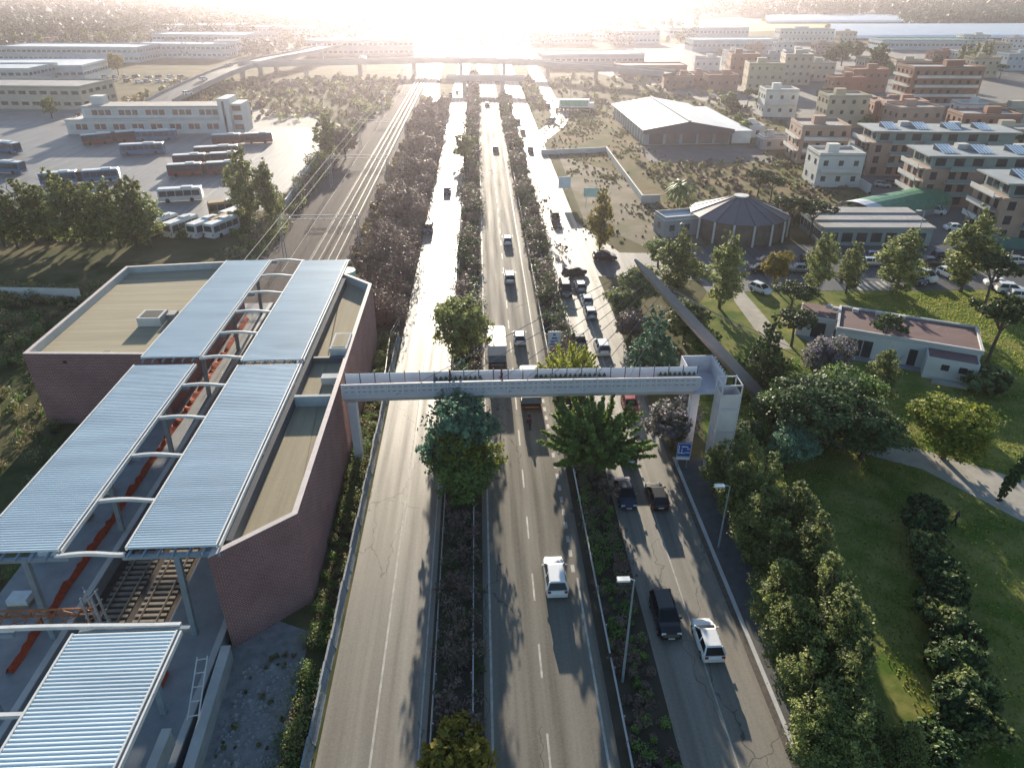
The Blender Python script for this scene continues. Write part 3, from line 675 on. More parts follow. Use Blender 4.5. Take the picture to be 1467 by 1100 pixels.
# signs
blue = M('sign_blue', (.02, .10, .42), .4, .05, 1); sgn_w = M('sign_white', (.8, .8, .8), .4, 0); sgn_back = M('sign_pale', (.50, .58, .62), .5, .1, 1)
def sign(px, py, w_, h_, z0, mat, label, rz=0, face=None):
    x, y = G(px, py); t = thing('road_sign', label, 'sign', (x, y, 0), rz)
    for s in (-1, 1): MB().tube([(s * w_ * .32, .06, 0), (s * w_ * .32, .06, z0 + h_)], .05, 6).build('post', lamp_pole, t)
    b = MB().box(-w_ / 2, w_ / 2, -.03, .03, z0, z0 + h_).build('panel', mat, t)
    fb = MB()
    if face == 'dir':
        for (x0, x1, za, zb) in ((-.4, -.34, .25, .82), (-.4, .1, .25, .31), (-.18, -.12, .31, .6), (.2, .4, .55, .62), (.12, .42, .3, .36), (-.2, .2, .7, .78), (.2, .28, .7, .76)):
            fb.box(w_ * x0, w_ * x1, -.045, -.032, z0 + h_ * za, z0 + h_ * zb)
        for (a, b_, c_, d_) in ((-.48, .48, .02, .05), (-.48, .48, .95, .98), (-.48, -.455, .05, .95), (.455, .48, .05, .95)): fb.box(w_ * a, w_ * b_, -.045, -.032, z0 + h_ * c_, z0 + h_ * d_)
        fb.build('symbols', sgn_w, t)
        MB().box(-w_ * .48, w_ * .48, -.04, .02, z0 - .34, z0 - .04).build('lower_plate', sgn_w, t)
    elif face == 'lines':
        for (x0, x1, za, zb) in ((-.1, .12, .72, .86), (-.2, .22, .5, .62), (-.3, .3, .3, .4), (-.34, .34, .1, .2)): fb.box(w_ * x0, w_ * x1, -.045, -.032, z0 + h_ * za, z0 + h_ * zb)
        fb.build('lettering', blue, t)
    return t
sign(976, 672, 1.45, 1.75, 1.6, blue, 'blue road sign with white arrows beside the east road before the footbridge', R(-6), 'dir')
sign(793, 517, 1.7, 2.2, 2.2, sgn_back, 'pale road sign with blue lettering in the median behind the footbridge', 0, 'lines')
sign(808, 285, 3.0, 2.6, 2.5, sgn_back, 'pale billboard panel beside the fenced lot, left one', R(10))
sign(846, 298, 3.4, 2.0, 2.5, M('sign_mint', (.38, .55, .50), .5, .1, 1), 'mint green billboard next to the yellowish poplar', R(-8))
# ================================================================ vegetation
L_olive = leafmat('leaves_olive', (0.090, 0.124, 0.046), (0.317, 0.345, 0.114), .38)
L_dark = leafmat('leaves_dark', (0.034, 0.065, 0.025), (0.096, 0.146, 0.047), .25)
L_mid = leafmat('leaves_green', (0.072, 0.141, 0.039), (0.225, 0.324, 0.080), .35)
L_yellow = leafmat('leaves_yellowing', (0.145, 0.139, 0.026), (0.343, 0.264, 0.046), .4)
L_pine = leafmat('pine_needles', (0.042, 0.072, 0.029), (0.131, 0.169, 0.059), .2)
L_blue = leafmat('leaves_blue_green', (0.053, 0.129, 0.083), (0.177, 0.294, 0.177), .3)
L_lime = leafmat('leaves_lime', (0.142, 0.193, 0.028), (0.344, 0.355, 0.061), .4)
L_brown = leafmat('twigs_brown', (0.122, 0.088, 0.073), (0.281, 0.208, 0.166), .1)
L_mauve = leafmat('flowering_mauve', (0.060, 0.085, 0.038), (0.321, 0.270, 0.321), .3)
L_straw = leafmat('dry_reeds', (0.158, 0.132, 0.059), (0.356, 0.290, 0.145), .35)
bark = M('bark', (.10, .075, .055), .9, .3, 6, .5, coords='obj'); bark_pale = M('pale_bark', (.24, .20, .16), .9, .3, 6, .5, coords='obj')
NR = np.random.default_rng(11)
def leaf_mesh(name, pos, nrm, size, tint, mat, aspect=1.5, jitter=.8, tip=True):
    """one small pointed leaf face per position"""
    n = len(pos)
    nr = nrm + NR.normal(0, jitter, (n, 3)); nr /= np.linalg.norm(nr, axis=1)[:, None] + 1e-9
    ref = NR.normal(0, 1, (n, 3)); u = np.cross(nr, ref); u /= np.linalg.norm(u, axis=1)[:, None] + 1e-9
    v = np.cross(nr, u); s = (size * NR.uniform(.6, 1.35, n))[:, None]
    a = pos - u * s * .5 * aspect; b = pos + v * s * .5; c = pos + u * s * .5 * aspect; d = pos - v * s * .5
    V = np.stack([a, b, c, d], 1).reshape(-1, 3)
    me = bpy.data.meshes.new(name); me.vertices.add(4 * n); me.vertices.foreach_set('co', V.ravel().astype(np.float32))
    me.loops.add(4 * n); me.loops.foreach_set('vertex_index', np.arange(4 * n, dtype=np.int32))
    me.polygons.add(n); me.polygons.foreach_set('loop_start', np.arange(0, 4 * n, 4, dtype=np.int32)); me.polygons.foreach_set('loop_total', np.full(n, 4, dtype=np.int32))
    at = me.attributes.new('tint', 'FLOAT', 'POINT'); at.data.foreach_set('value', np.repeat(np.clip(tint, 0, 1), 4).astype(np.float32))
    me.materials.append(mat); me.update(); me.validate()
    return me
def blob_leaves(blobs, n, shell=.75, flat=0):
    """leaf positions clustered in sub-clumps on a set of ellipsoids"""
    B = np.array([b for b in blobs], float); vol = (B[:, 3] * B[:, 4] * B[:, 5]) ** .67; pr = vol / vol.sum()
    nc = max(20, n // 22)
    bi = NR.choice(len(B), nc, p=pr); dr = NR.normal(0, 1, (nc, 3)); dr /= np.linalg.norm(dr, axis=1)[:, None]
    rad = NR.uniform(shell ** 3, 1.0, nc) ** (1 / 3) * NR.uniform(.9, 1.12, nc)
    cp = B[bi, :3] + dr * rad[:, None] * B[bi, 3:6]; ctint = NR.beta(1.4, 1.6, nc); csz = (B[bi, 3:6].mean(1) * NR.uniform(.12, .3, nc))
    ci = NR.integers(0, nc, n)
    off = NR.normal(0, 1, (n, 3)) * csz[ci][:, None] * .6
    if flat: off[:, 2] *= flat
    return cp[ci] + off, dr[ci] + np.array([0, 0, .35]), ctint[ci] + NR.normal(0, .15, n)
def branchy(rs, h, r, spread, depth=3, lean=.0, n0=5, start=.35):
    """trunk plus limbs as one mesh; returns builder and limb tips"""
    mb = MB(); tips = []
    top = Vector((rs.uniform(-.05, .05) * h + lean, rs.uniform(-.05, .05) * h, h))
    pts = [Vector((0, 0, 0)), top * .3 + Vector((rs.uniform(-.02, .02) * h, 0, 0)), top * .65, top]
    mb.tube(pts, r, 7, r * .3)
    def limb(p, d, l, rr, lev):
        q = p + d * l; m = p + d * l * .5 + Vector((rs.uniform(-1, 1), rs.uniform(-1, 1), rs.uniform(-.3, .6))) * l * .12
        mb.tube([p, m, q], rr, 5 if lev > 1 else 3, rr * .45); tips.append(q)
        if lev > 0:
            for k in range(rs.choice((2, 3))):
                e = (d + Vector((rs.uniform(-1, 1), rs.uniform(-1, 1), rs.uniform(-.2, .8))) * .8).normalized()
                limb(p + d * l * rs.uniform(.5, 1), e, l * rs.uniform(.5, .75), rr * .5, lev - 1)
    for i in range(n0):
        q = rs.uniform(start, .95); a = i * 2.4 + rs.uniform(-.4, .4)
        limb(top * q, Vector((math.cos(a) * spread, math.sin(a) * spread, 1)).normalized(), h * rs.uniform(.22, .4) * (1.2 - q * .5), r * .45, depth - 1)
    return mb, tips
PROTO = {}
def proto(kind, seed, mat, n=5200):
    key = (kind, seed, mat.name, n)
    if key in PROTO: return PROTO[key]
    rs = random.Random(seed * 17 + len(kind)); blobs = []; size = .30; fl = 0; tb = bark; shell = .72
    if kind == 'poplar':      # tall, irregular, h 12
        for i in range(13):
            z = 2.2 + i * .75; a = rs.uniform(0, 6.3); q = math.sin(math.pi * min(1, (i + 1.5) / 13.5)) ** .6
            blobs.append((math.cos(a) * 1.2 * q, math.sin(a) * 1.2 * q, z, 1.6 * q + .35, 1.6 * q + .35, 1.35))
        for s in range(3): blobs.append((rs.uniform(-1, 1), rs.uniform(-1, 1), 11 + s * .5, .6, .6, 1.0))
        mb, _ = branchy(rs, 10.5, .24, .45, 2); size = .30; shell = .6
    elif kind == 'round':     # h 9
        for i in range(12):
            a = rs.uniform(0, 6.3); r = rs.uniform(.6, 2.1); z = rs.uniform(3.0, 7.2)
            blobs.append((math.cos(a) * r, math.sin(a) * r, z, rs.uniform(1.1, 1.9), rs.uniform(1.1, 1.9), rs.uniform(1, 1.6)))
        blobs.append((0, 0, 5.2, 2.4, 2.4, 2.6)); mb, _ = branchy(rs, 6.2, .26, .8, 2)
    elif kind == 'spiky':     # ragged tree of upright pointed shoots, h 9
        for i in range(34):
            a = rs.uniform(0, 6.3); el = rs.uniform(.15, 1.45); l = rs.uniform(2.6, 4.4)
            d = Vector((math.cos(a) * math.cos(el), math.sin(a) * math.cos(el), math.sin(el)))
            for q, r in ((.45, .75), (.7, .6), (.92, .36), (1.1, .2)):
                p = Vector((0, 0, 3.6)) + d * l * q; blobs.append((p.x, p.y, p.z + q * q * .5, r, r, r * 1.5))
        mb, _ = branchy(rs, 5, .28, .7, 2); size = .24; shell = .3
    elif kind == 'conifer':   # h 10 cone
        for i in range(14):
            z = 1.2 + i * .62; r = 2.6 * (1 - i / 15) + .2
            for k in range(5):
                a = k * 1.257 + i * .6; blobs.append((math.cos(a) * r * .6, math.sin(a) * r * .6, z, r * .5, r * .5, .55))
        mb, _ = branchy(rs, 9, .2, .9, 1); size = .26; shell = .3
    elif kind == 'cypress':   # h 9 column
        for i in range(12): blobs.append((0, 0, .8 + i * .68, .75 * math.sin(math.pi * (i + 1.6) / 14) + .1, .75 * math.sin(math.pi * (i + 1.6) / 14) + .1, .8))
        mb = MB(); mb.tube([(0, 0, 0), (0, 0, 7)], .14, 6, .04); size = .22
    elif kind == 'pine':      # umbrella, h 9
        for i in range(18):
            a = rs.uniform(0, 6.3); r = 3.3 * math.sqrt(rs.random()); z = 7.9 - r * r * .09 + rs.uniform(-.2, .25)
            blobs.append((math.cos(a) * r, math.sin(a) * r, z, rs.uniform(.9, 1.35), rs.uniform(.9, 1.35), rs.uniform(.55, .85)))
        mb = MB(); mb.tube([(0, 0, 0), (.15, .1, 2.5), (.0, .2, 4.6)], .24, 7, .18)
        for i in range(6):
            a = i * 1.05; mb.tube([(0, .2, 4.4), (math.cos(a) * .9, math.sin(a) * .9 + .1, 5.8), (math.cos(a) * 2.2, math.sin(a) * 2.2, 7.5)], .13, 5, .05)
        size = .27; fl = .7; shell = .45
    elif kind == 'shrub':     # h 2
        for i in range(9):
            a = rs.uniform(0, 6.3); r = rs.uniform(0, .9); blobs.append((math.cos(a) * r, math.sin(a) * r, rs.uniform(.45, 1.3), rs.uniform(.4, .75), rs.uniform(.4, .75), rs.uniform(.35, .65)))
        mb = MB(); mb.tube([(0, 0, 0), (0, 0, 1)], .06, 4, .02); size = .22; shell = .5
    elif kind == 'bare':      # leafless, h 6
        mb, tips = branchy(rs, 5.0, .11, .75, 4, n0=8, start=.12)
        for p in list(tips)[::1]: blobs.append((p.x, p.y, p.z, .35, .35, .4))
        size = .13; shell = .1
    elif kind == 'palm':
        mb = MB(); mb.tube([(0, 0, 0), (.1, 0, 2.5), (.0, 0, 4.6)], .3, 8, .24); tb = bark
    tr = mb.mesh('trunk'); tr.materials.append(tb)
    if kind == 'palm':
        cm = MB()
        for k in range(34):
            a = k * 2.4; up = 1.2 - (k / 34) * 1.9; pts = []
            for i in range(7):
                q = i / 6; r = 2.9 * q * math.cos(up * (1 - q * .6)); z = 4.6 + 2.9 * (math.sin(up) * q - .75 * q * q)
                pts.append(Vector((math.cos(a) * r, math.sin(a) * r, z)))
            sd_ = Vector((-math.sin(a), math.cos(a), 0))
            for i in range(6):
                wd = .34 * (1 - abs(i - 2) / 6)
                cm.add([pts[i] - sd_ * wd - Vector((0, 0, .12)), pts[i], pts[i + 1], pts[i + 1] - sd_ * wd * .9 - Vector((0, 0, .12)), pts[i] + sd_ * wd - Vector((0, 0, .12)), pts[i + 1] + sd_ * wd * .9 - Vector((0, 0, .12))],
                       [(0, 1, 2, 3), (1, 4, 5, 2)])
        cr = cm.mesh('crown'); cr.materials.append(mat)
        at = cr.attributes.new('tint', 'FLOAT', 'POINT'); at.data.foreach_set('value', NR.uniform(0, 1, len(cr.vertices)).astype(np.float32))
    elif kind == 'spiky':
        P_, N_, T_ = [], [], []; ns = 85
        for i in range(ns):
            a = i * 2.4 + rs.uniform(-.3, .3); el = math.asin(rs.uniform(-.12, 1)); l = rs.uniform(3.4, 4.9) * (1 - .12 * math.sin(el)); q = n // ns
            d = np.array([math.cos(a) * math.cos(el), math.sin(a) * math.cos(el), math.sin(el)]); tt = NR.uniform(.2, 1.05, q) ** .8
            bend = np.outer(tt * tt, np.array([0, 0, 1.1])); rad = (1.02 - tt) * .75 + .06
            p = np.array([0, 0, 3.3]) + np.outer(tt * l, d) + bend + NR.normal(0, 1, (q, 3)) * rad[:, None] * .55
            P_.append(p); N_.append(NR.normal(0, 1, (q, 3)) + np.array([0, 0, .8])); T_.append(tt * .75 + NR.normal(0, .18, q) + rs.uniform(-.1, .15))
        P_, N_, T_ = np.concatenate(P_), np.concatenate(N_), np.concatenate(T_); k = P_[:, 2] > .6
        cr = leaf_mesh('crown', P_[k], N_[k], .2, T_[k], mat, 2.0, .5)
    else:
        P_, N_, T_ = blob_leaves(blobs, n, shell, fl)
        k = P_[:, 2] > .12; sc_ = size * math.sqrt(5200 / n)
        cr = leaf_mesh('crown', P_[k], N_[k], sc_, T_[k], mat)
    PROTO[key] = (tr, cr); return PROTO[key]
HREF = {'poplar': 12.3, 'round': 8.6, 'spiky': 8.6, 'conifer': 10, 'cypress': 9, 'pine': 9, 'shrub': 1.9, 'bare': 7.5, 'palm': 6}
tseed = random.Random(5)
def tree(kind, x, y, h, mat, label, group=None, wide=1.0, seed=None, n=5200, name=None, cat='tree', rz=None, lean=0):
    seed = tseed.randint(0, 2) if seed is None else seed
    tr, cr = proto(kind, seed, mat, n); s = h / HREF[kind]
    nm = name or {'poplar': 'leafy_tree', 'round': 'broadleaf_tree', 'spiky': 'broadleaf_tree', 'conifer': 'conifer_tree', 'cypress': 'cypress_tree', 'pine': 'stone_pine', 'shrub': 'shrub', 'bare': 'bare_tree', 'palm': 'palm_tree'}[kind]
    t = thing(nm, label, cat, (x, y, 0), tseed.uniform(0, 6.3) if rz is None else rz, group)
    t.scale = (s * wide, s * wide, s); t.rotation_euler[1] = lean
    link('trunk', tr, None, t); link('crown', cr, None, t)
    return t
def treep(kind, px, py, h, *a, **k):
    x, y = G(px, py); return tree(kind, x, y, h, *a, **k)
def treec(kind, px, py, h, *a, **k):
    """px, py: where the photo shows the middle of the crown"""
    x, y = G(px, py, h * {'pine': .85, 'shrub': .5, 'cypress': .5, 'conifer': .45}.get(kind, .6)); return tree(kind, x, y, h, *a, **k)
ORD = ('nearest', 'second', 'third', 'fourth', 'fifth', 'sixth', 'seventh', 'eighth', 'ninth', 'tenth', 'eleventh', 'twelfth', 'thirteenth', 'fourteenth', 'fifteenth', 'sixteenth', 'seventeenth', 'eighteenth')
# --- the trees round the footbridge
tree('round', -2.6, 59.3, 10.6, L_blue, 'leafy green tree in the western median directly before the footbridge, tallest of three', None, 1.0, 0, 10000)
tree('round', -2.2, 57.6, 7.6, L_lime, 'olive yellow tree in the western median between two greener trees', None, 1.2, 1, 9000)
tree('round', -2.4, 55.6, 6.2, L_mid, 'dark green round tree in the western median, nearest of three before the footbridge', None, 1.5, 2, 10000)
tree('conifer', -2.4, 68.5, 9.6, L_blue, 'blue green pointed tree in the western median just behind the footbridge', None, 1.0, 0, 7000)
tree('round', -3.0, 83.5, 10.6, L_olive, 'tall brownish olive tree in the western median behind the footbridge', None, 1.0, 1, 10000)
tree('spiky', 10.7, 58.6, 9.6, L_mid, 'large ragged deep green tree in the eastern median before the footbridge', None, 1.12, 0, 20000)
tree('spiky', 10.0, 73.5, 8.0, L_lime, 'ragged yellow green tree in the eastern median right behind the footbridge', None, 1.0, 1, 15000)
treec('round', 968, 602, 6.0, L_mauve, 'bushy tree with mauve blossom beside the lift tower', None, 1.35, 0, 10000)
treec('conifer', 937, 495, 10.5, L_blue, 'dense dark green conical tree behind the right end of the footbridge', None, 1.35, 1, 10000)
treec('round', 985, 455, 7.0, L_olive, 'olive bush tree behind the inclined mast', None, 1.3, 2)
treec('round', 1010, 490, 5.0, L_mid, 'green shrub left of the mast foot', None, 1.2, 0)
treec('conifer', 1098, 512, 10.6, L_dark, 'dark dense tree right of the mast with pointed top', None, 1.1, 2, 9000)
for k, (px, py, h, m, lab, wd, kd) in enumerate((
    (1165, 580, 8.2, L_dark, 'large dark green tree in the middle of the park group', 1.75, 'round'), (1245, 615, 6.4, L_dark, 'dark broad tree at the right of the park group by the path', 1.6, 'round'),
    (1265, 535, 8.0, L_olive, 'grey olive tall tree behind the dark park group', 1.1, 'poplar'), (1135, 635, 5.5, L_blue, 'blue green low tree at the front of the park group', 1.3, 'round'),
    (1185, 510, 7, L_mauve, 'tree with lilac blossom behind the dark park group', 1.2, 'round'), (1110, 585, 6.0, L_mid, 'green tree at the left edge of the park group', 1.2, 'round'),
    (1215, 560, 7, L_mid, 'green tree between the dark park trees', 1.4, 'round'), (1070, 625, 4.5, L_dark, 'low dark bush at the foot of the lift tower', 1.2, 'round'),
    (1368, 607, 7.4, L_lime, 'round yellow green tree standing alone beside the pale path', 1.6, 'round'))):
    treec(kd, px, py, h, m, lab, 'trees of the park group', wd, k % 3, 14000)
treec('pine', 1275, 460, 6.5, L_pine, 'small stone pine in front of the white service building', None, .85, 0)
treec('pine', 1138, 412, 6.0, L_pine, 'stone pine with dense crown at the left end of the service building, rear one', None, 1.35, 1, 7000)
treec('pine', 1143, 452, 5.6, L_pine, 'stone pine with dense crown before the service building, front one', None, 1.35, 2, 7000)
treec('pine', 1443, 440, 9.5, L_pine, 'tall stone pine on the lawn right of the service building', None, .95, 0, 7000)
treec('pine', 1432, 378, 9.0, L_pine, 'stone pine behind the service building next to the parked cars', None, .95, 1)
treec('shrub', 1405, 542, 3.0, L_pine, 'wide low pine bush on the lawn right of the service building', None, 1.6, 1, cat='shrub')
treec('cypress', 1446, 680, 6.5, L_dark, 'narrow dark cypress leaning beside the pale path at the right edge', None, .9, 0, lean=R(10), rz=0)
tree('pine', 42.5, 31.0, 8.0, L_pine, 'stone pine with bare forked trunk in the bottom right corner', None, .75, 2)
# --- olive screen along the pavement
for k, (px, py, h) in enumerate(((1290, 1075, 6.0), (1225, 1060, 7.5), (1175, 1040, 7.5), (1215, 985, 9.0), (1160, 970, 7.5), (1200, 915, 10.0), (1140, 905, 8.0), (1180, 850, 9), (1120, 850, 8), (1165, 795, 9.0), (1110, 790, 8.0), (1140, 745, 8.5), (1085, 745, 8), (1100, 700, 8.5), (1060, 700, 7.5), (1065, 660, 7.5), (1030, 665, 6.5))):
    treec('poplar', px, py, h, L_olive, 'olive green leafy tree in the dense row beside the east pavement, %s from the camera' % ORD[k], 'olive trees along the pavement', 1.12, k % 3, 15000)
for k, (px, py) in enumerate(((1345, 1075), (1400, 1040), (1370, 1020), (1390, 1000), (1385, 970), (1365, 940), (1372, 910), (1350, 880), (1352, 845), (1345, 815), (1335, 785), (1325, 755), (1330, 732))):
    treec('shrub', px, py, 2.6 + (k % 3) * .3, (L_dark, L_olive, L_dark)[k % 3], 'dark evergreen bush in the hedge row across the lawn, %s from the camera' % ORD[k], 'hedge bushes across the lawn', 1.0, k % 3, cat='shrub', name='hedge_bush', n=11000)
# --- row along the car park
for px, py, h, m, lab, wd, kd in ((915, 405, 7.5, L_olive, 'leafy tree left of the mast tip by the crossroads', 1.1, 'round'), (893, 430, 5.5, L_olive, 'olive bush tree right of the queue of cars', 1.3, 'round'), (905, 462, 5.0, L_brown, 'brownish bush between the queue and the conical tree', 1.3, 'round'),
    (975, 370, 11.5, L_olive, 'tall tree behind the mast beside the round pavilion', 1.35, 'poplar'), (1040, 380, 11.8, L_olive, 'tall dark trunked tree left of the white parked car', 1.2, 'poplar'),
    (1113, 380, 6.5, L_yellow, 'yellow autumn tree among the parked cars', 1.0, 'round'), (1180, 370, 10.0, L_olive, 'slim olive poplar between the parked cars', 1.1, 'poplar'),
    (1222, 378, 8.5, L_olive, 'second slim olive poplar next to the zebra crossing', 1.05, 'poplar'), (1297, 368, 10.6, L_olive, 'broad olive tree in front of the grey flat roofed hall', 1.6, 'poplar'),
    (1398, 350, 13.5, L_olive, 'tall broad olive tree in front of the nearest apartment block', 1.4, 'poplar'), (862, 308, 12.3, L_yellow, 'tall yellowish poplar beside the fenced dirt lot', .8, 'poplar'),
    (945, 358, 5.5, L_mid, 'low green tree at the corner of the junction', 1.3, 'round')):
    treec(kd, px, py, h, m, lab, 'trees along the car park', wd, None, 7500)
treec('palm', 975, 272, 6.5, L_mid, 'palm tree beside the round pavilion on the left', None, 1.3, 0)
for px, py, h, lab in ((1090, 248, 7.5, 'stone pine behind the round pavilion, left one'), (1108, 258, 6.5, 'stone pine behind the round pavilion, right one'), (1140, 290, 9.0, 'large dark pine between the round pavilion and the flat roofed hall'), (1170, 295, 8.0, 'dark pine touching the flat roofed hall')):
    treec('pine', px, py, h, L_pine, lab, None, 1.1, None, 6000)
# --- left: screen of tall trees before the bus yard, pair at the yard edge, trees by the rails
for k, (px, py, h) in enumerate(((-12, 300, 12), (8, 305, 11.5), (35, 295, 12.5), (60, 300, 11), (82, 290, 14), (110, 298, 12.5), (135, 300, 12), (158, 300, 12.5), (180, 296, 13.5), (202, 300, 12.5))):
    treec('poplar', px, py, h, L_olive, 'tall olive green tree in the row screening the bus yard, %s from the left' % ('first',) [0] if k == 0 else 'tall olive green tree in the row screening the bus yard, %s from the left' % ORD[k], 'tall trees before the bus yard', 1.15, k % 3, 7000)
treec('poplar', 348, 262, 15.5, L_olive, 'tall eucalyptus at the bus yard edge, left of the pair', 'pair of trees at the yard edge', 1.05, 0, 8000)
treec('poplar', 383, 268, 13.5, L_olive, 'tall eucalyptus at the bus yard edge, right of the pair', 'pair of trees at the yard edge', 1.0, 1, 8000)
treec('poplar', 468, 188, 13, L_olive, 'broad tree at the far corner of the bus yard by the rails', None, 1.4, 2)
treec('round', 492, 200, 9, L_brown, 'brown bare tree next to the broad tree at the yard corner', None, 1.1, 1)
# --- bare and small trees in the medians
for px, py, h, m, lab, kd in ((652, 1098, 3.2, L_yellow, 'small yellow leaved shrub in the western median at the bottom of the picture', 'shrub'), (658, 950, 4.2, L_brown, 'bare twiggy tree in the western median, nearest', 'bare'),
    (640, 860, 3.8, L_brown, 'bare twiggy tree in the western median beside the white car', 'bare'), (660, 770, 3.6, L_brown, 'bare twiggy tree in the western median before the green tree', 'bare'),
    (890, 850, 3.4, L_brown, 'bare shrubby tree in the eastern median beside the lamp', 'bare'), (918, 1040, 3.0, L_brown, 'bare shrub in the eastern median at the bottom', 'bare'),
    (900, 960, 2.8, L_brown, 'bare shrub in the eastern median right of the lamp foot', 'bare'), (795, 345, 5.5, L_brown, 'bare reddish tree in the eastern median beside the bright road', 'bare'),
    (805, 370, 4.5, L_brown, 'bare twiggy tree next to the queue of cars', 'bare'), (778, 320, 6, L_brown, 'bare purple brown tree in the eastern median far side', 'bare'), (665, 235, 8.5, L_olive, 'leafy tree in the western median far beyond the footbridge', 'round')):
    treep(kd, px, py, h, m, lab, 'median trees', 1.0, None, 2600 if kd == 'bare' else 5200, cat='shrub' if kd == 'shrub' else 'tree')
# --- uncountable scrub: joined masses
def scrub(name, label, area, n, mats, hmin, hmax, kinds=('shrub',), nleaf=90, density_noise=True):
    """area: function giving a random plan position; n clumps of small leaf faces joined in one mesh per leaf colour"""
    for mi, mat in enumerate(mats):
        P_, N_, T_ = [], [], []
        for i in range(n // len(mats)):
            x, y = area(); h = rng.uniform(hmin, hmax) * (.6 + .6 * (.5 + .5 * math.sin(y * .21 + x * .37))) ; r = h * rng.uniform(.45, .8)
            d = NR.normal(0, 1, (nleaf, 3)); d /= np.linalg.norm(d, axis=1)[:, None]; q = NR.uniform(.35, 1.05, nleaf)[:, None]
            p = d * q * np.array([r, r, h * .55]) + np.array([x, y, h * .5]); k = p[:, 2] > .03
            P_.append(p[k]); N_.append(d[k] + np.array([0, 0, .4])); T_.append(np.clip(rng.random() * .7 + NR.normal(0, .2, k.sum()) + .1, 0, 1))
        P_ = np.concatenate(P_); N_ = np.concatenate(N_); T_ = np.concatenate(T_)
        dist = np.hypot(P_[:, 0], P_[:, 1]); 
        me = leaf_mesh(name, P_, N_, np.clip(dist / 620, .10, .6) * (.62 if mat is L_brown else 1), T_, mat, 4.5 if mat is L_brown else 1.7)
        o = link(name, me); tag(o, label[mi] if isinstance(label, (list, tuple)) else label, 'scrub', kind='stuff')
def ra(x0, x1, y0, y1, pw=1.0): return lambda: (rng.uniform(x0, x1), y0 + (y1 - y0) * rng.random() ** pw)
scrub('median_scrub', ['dark bare brush filling the western median', 'green undergrowth in the western median'], ra(-3.9, -.9, 16, 70), 300, (L_brown, L_dark), .5, 1.5, nleaf=130)
scrub('median_scrub', ['bare brush filling the far western median', 'dull green brush in the far western median'], ra(-3.9, -.9, 70, 420, 1.3), 520, (L_brown, L_dark), 1.2, 3.2, nleaf=200)
scrub('median_scrub', ['brown brush filling the eastern median', 'green weeds along the eastern guardrail'], ra(9.2, 12.0, 16, 62), 260, (L_brown, L_mid), .4, 1.3, nleaf=130)
scrub('median_scrub', ['bare purple brown brush in the far eastern median', 'dull brush in the far eastern median'], ra(9.2, 12.2, 74, 330, 1.2), 420, (L_brown, L_dark), 1.2, 3.0, nleaf=200)
scrub('verge_scrub', ['mixed green bushes on the verge below the brick annex', 'olive weeds on the verge below the brick annex', 'straw coloured weeds on the verge below the brick annex'], ra(-14.3, -12.7, 20, 92), 330, (L_mid, L_olive, L_straw), .5, 1.6, nleaf=130)
scrub('verge_scrub', ['low weeds round the gravel patch', 'dark weeds by the front canopy'], ra(-18.5, -13.2, 16, 38), 70, (L_olive, L_straw), .1, .4, nleaf=60)
scrub('thicket', ['dense leafless purple brown thicket between rails and west road', 'dull undergrowth in the thicket beside the rails'], ra(-19.8, -12.6, 97, 300, 1.25), 640, (L_brown, L_brown), .6, 5.2, nleaf=320)
scrub('thicket', ['brown scrub left of the rails', 'green scrub left of the rails'], ra(-47, -40, 105, 330, 1.2), 300, (L_brown, L_olive), 1.0, 3.5, nleaf=90)
scrub('thicket', ['low brown scrub right of the rails before the thicket', 'dry grass right of the rails'], ra(-24.5, -19.4, 108, 330, 1.2), 420, (L_brown, L_straw), .5, 1.8, nleaf=160)
scrub('wild_growth', ['green wild growth left of the brick hall', 'straw reeds left of the brick hall', 'dark brambles left of the brick hall'], ra(-78, -41, 28, 108), 800, (L_mid, L_straw, L_dark), .5, 1.8, nleaf=90)
scrub('reed_strip', ['straw reeds along the white construction fence', 'green grass along the white construction fence'], ra(-80, -52, 108, 114), 240, (L_straw, L_olive), .8, 1.8, nleaf=80)
scrub('hedge_strip', ['dark hedge along the near edge of the bus yard', 'green bank below the bus yard trees'], ra(-120, -45, 140, 150), 420, (L_dark, L_mid), .8, 2.2, nleaf=80)
scrub('field_scrub', ['brown scrub on the field by the long hall', 'olive tufts on the field by the long hall', 'straw tufts on the field by the long hall'], lambda: (rng.uniform(44, 96), rng.uniform(140, 205)), 620, (L_brown, L_olive, L_straw), .2, 1.3, nleaf=60)
scrub('wasteland_scrub', ['straw reeds on the wasteland by the viaduct', 'brown scrub on the wasteland by the viaduct', 'olive scrub on the wasteland by the viaduct'], lambda: (rng.uniform(-150, -36), rng.uniform(275, 400)), 700, (L_straw, L_brown, L_olive), .8, 3.0, nleaf=60)
scrub('park_undergrowth', ['dark undergrowth beneath the park trees', 'green plants beneath the park trees'], lambda: (rng.uniform(27, 44), rng.uniform(62, 84)), 150, (L_dark, L_mid), .4, 1.2, nleaf=80)
scrub('screen_undergrowth', ['dark undergrowth beneath the olive trees along the pavement'], lambda: (lambda y: (rng.uniform(23.8, 26.8), y))(rng.uniform(16, 62)), 170, (L_dark,), .5, 1.6, nleaf=90)
PATH_POLY = [(40, 63.5), (43.5, 64.5), (47.5, 62.6), (56, 56), (70, 47), (70, 41), (52, 48.5), (46, 58.8), (42, 61.3), (34, 66), (31, 69), (33, 70)]
def inside(p, x, y):
    r = False
    for i in range(len(p)):
        (x0, y0), (x1, y1) = p[i - 1], p[i]
        if (y0 > y) != (y1 > y) and x < (x1 - x0) * (y - y0) / (y1 - y0) + x0: r = not r
    return r
def lawn_pt(x0, x1, y0, y1):
    while True:
        x, y = rng.uniform(x0, x1), rng.uniform(y0, y1)
        if not inside(PATH_POLY, x, y): return (x, y)
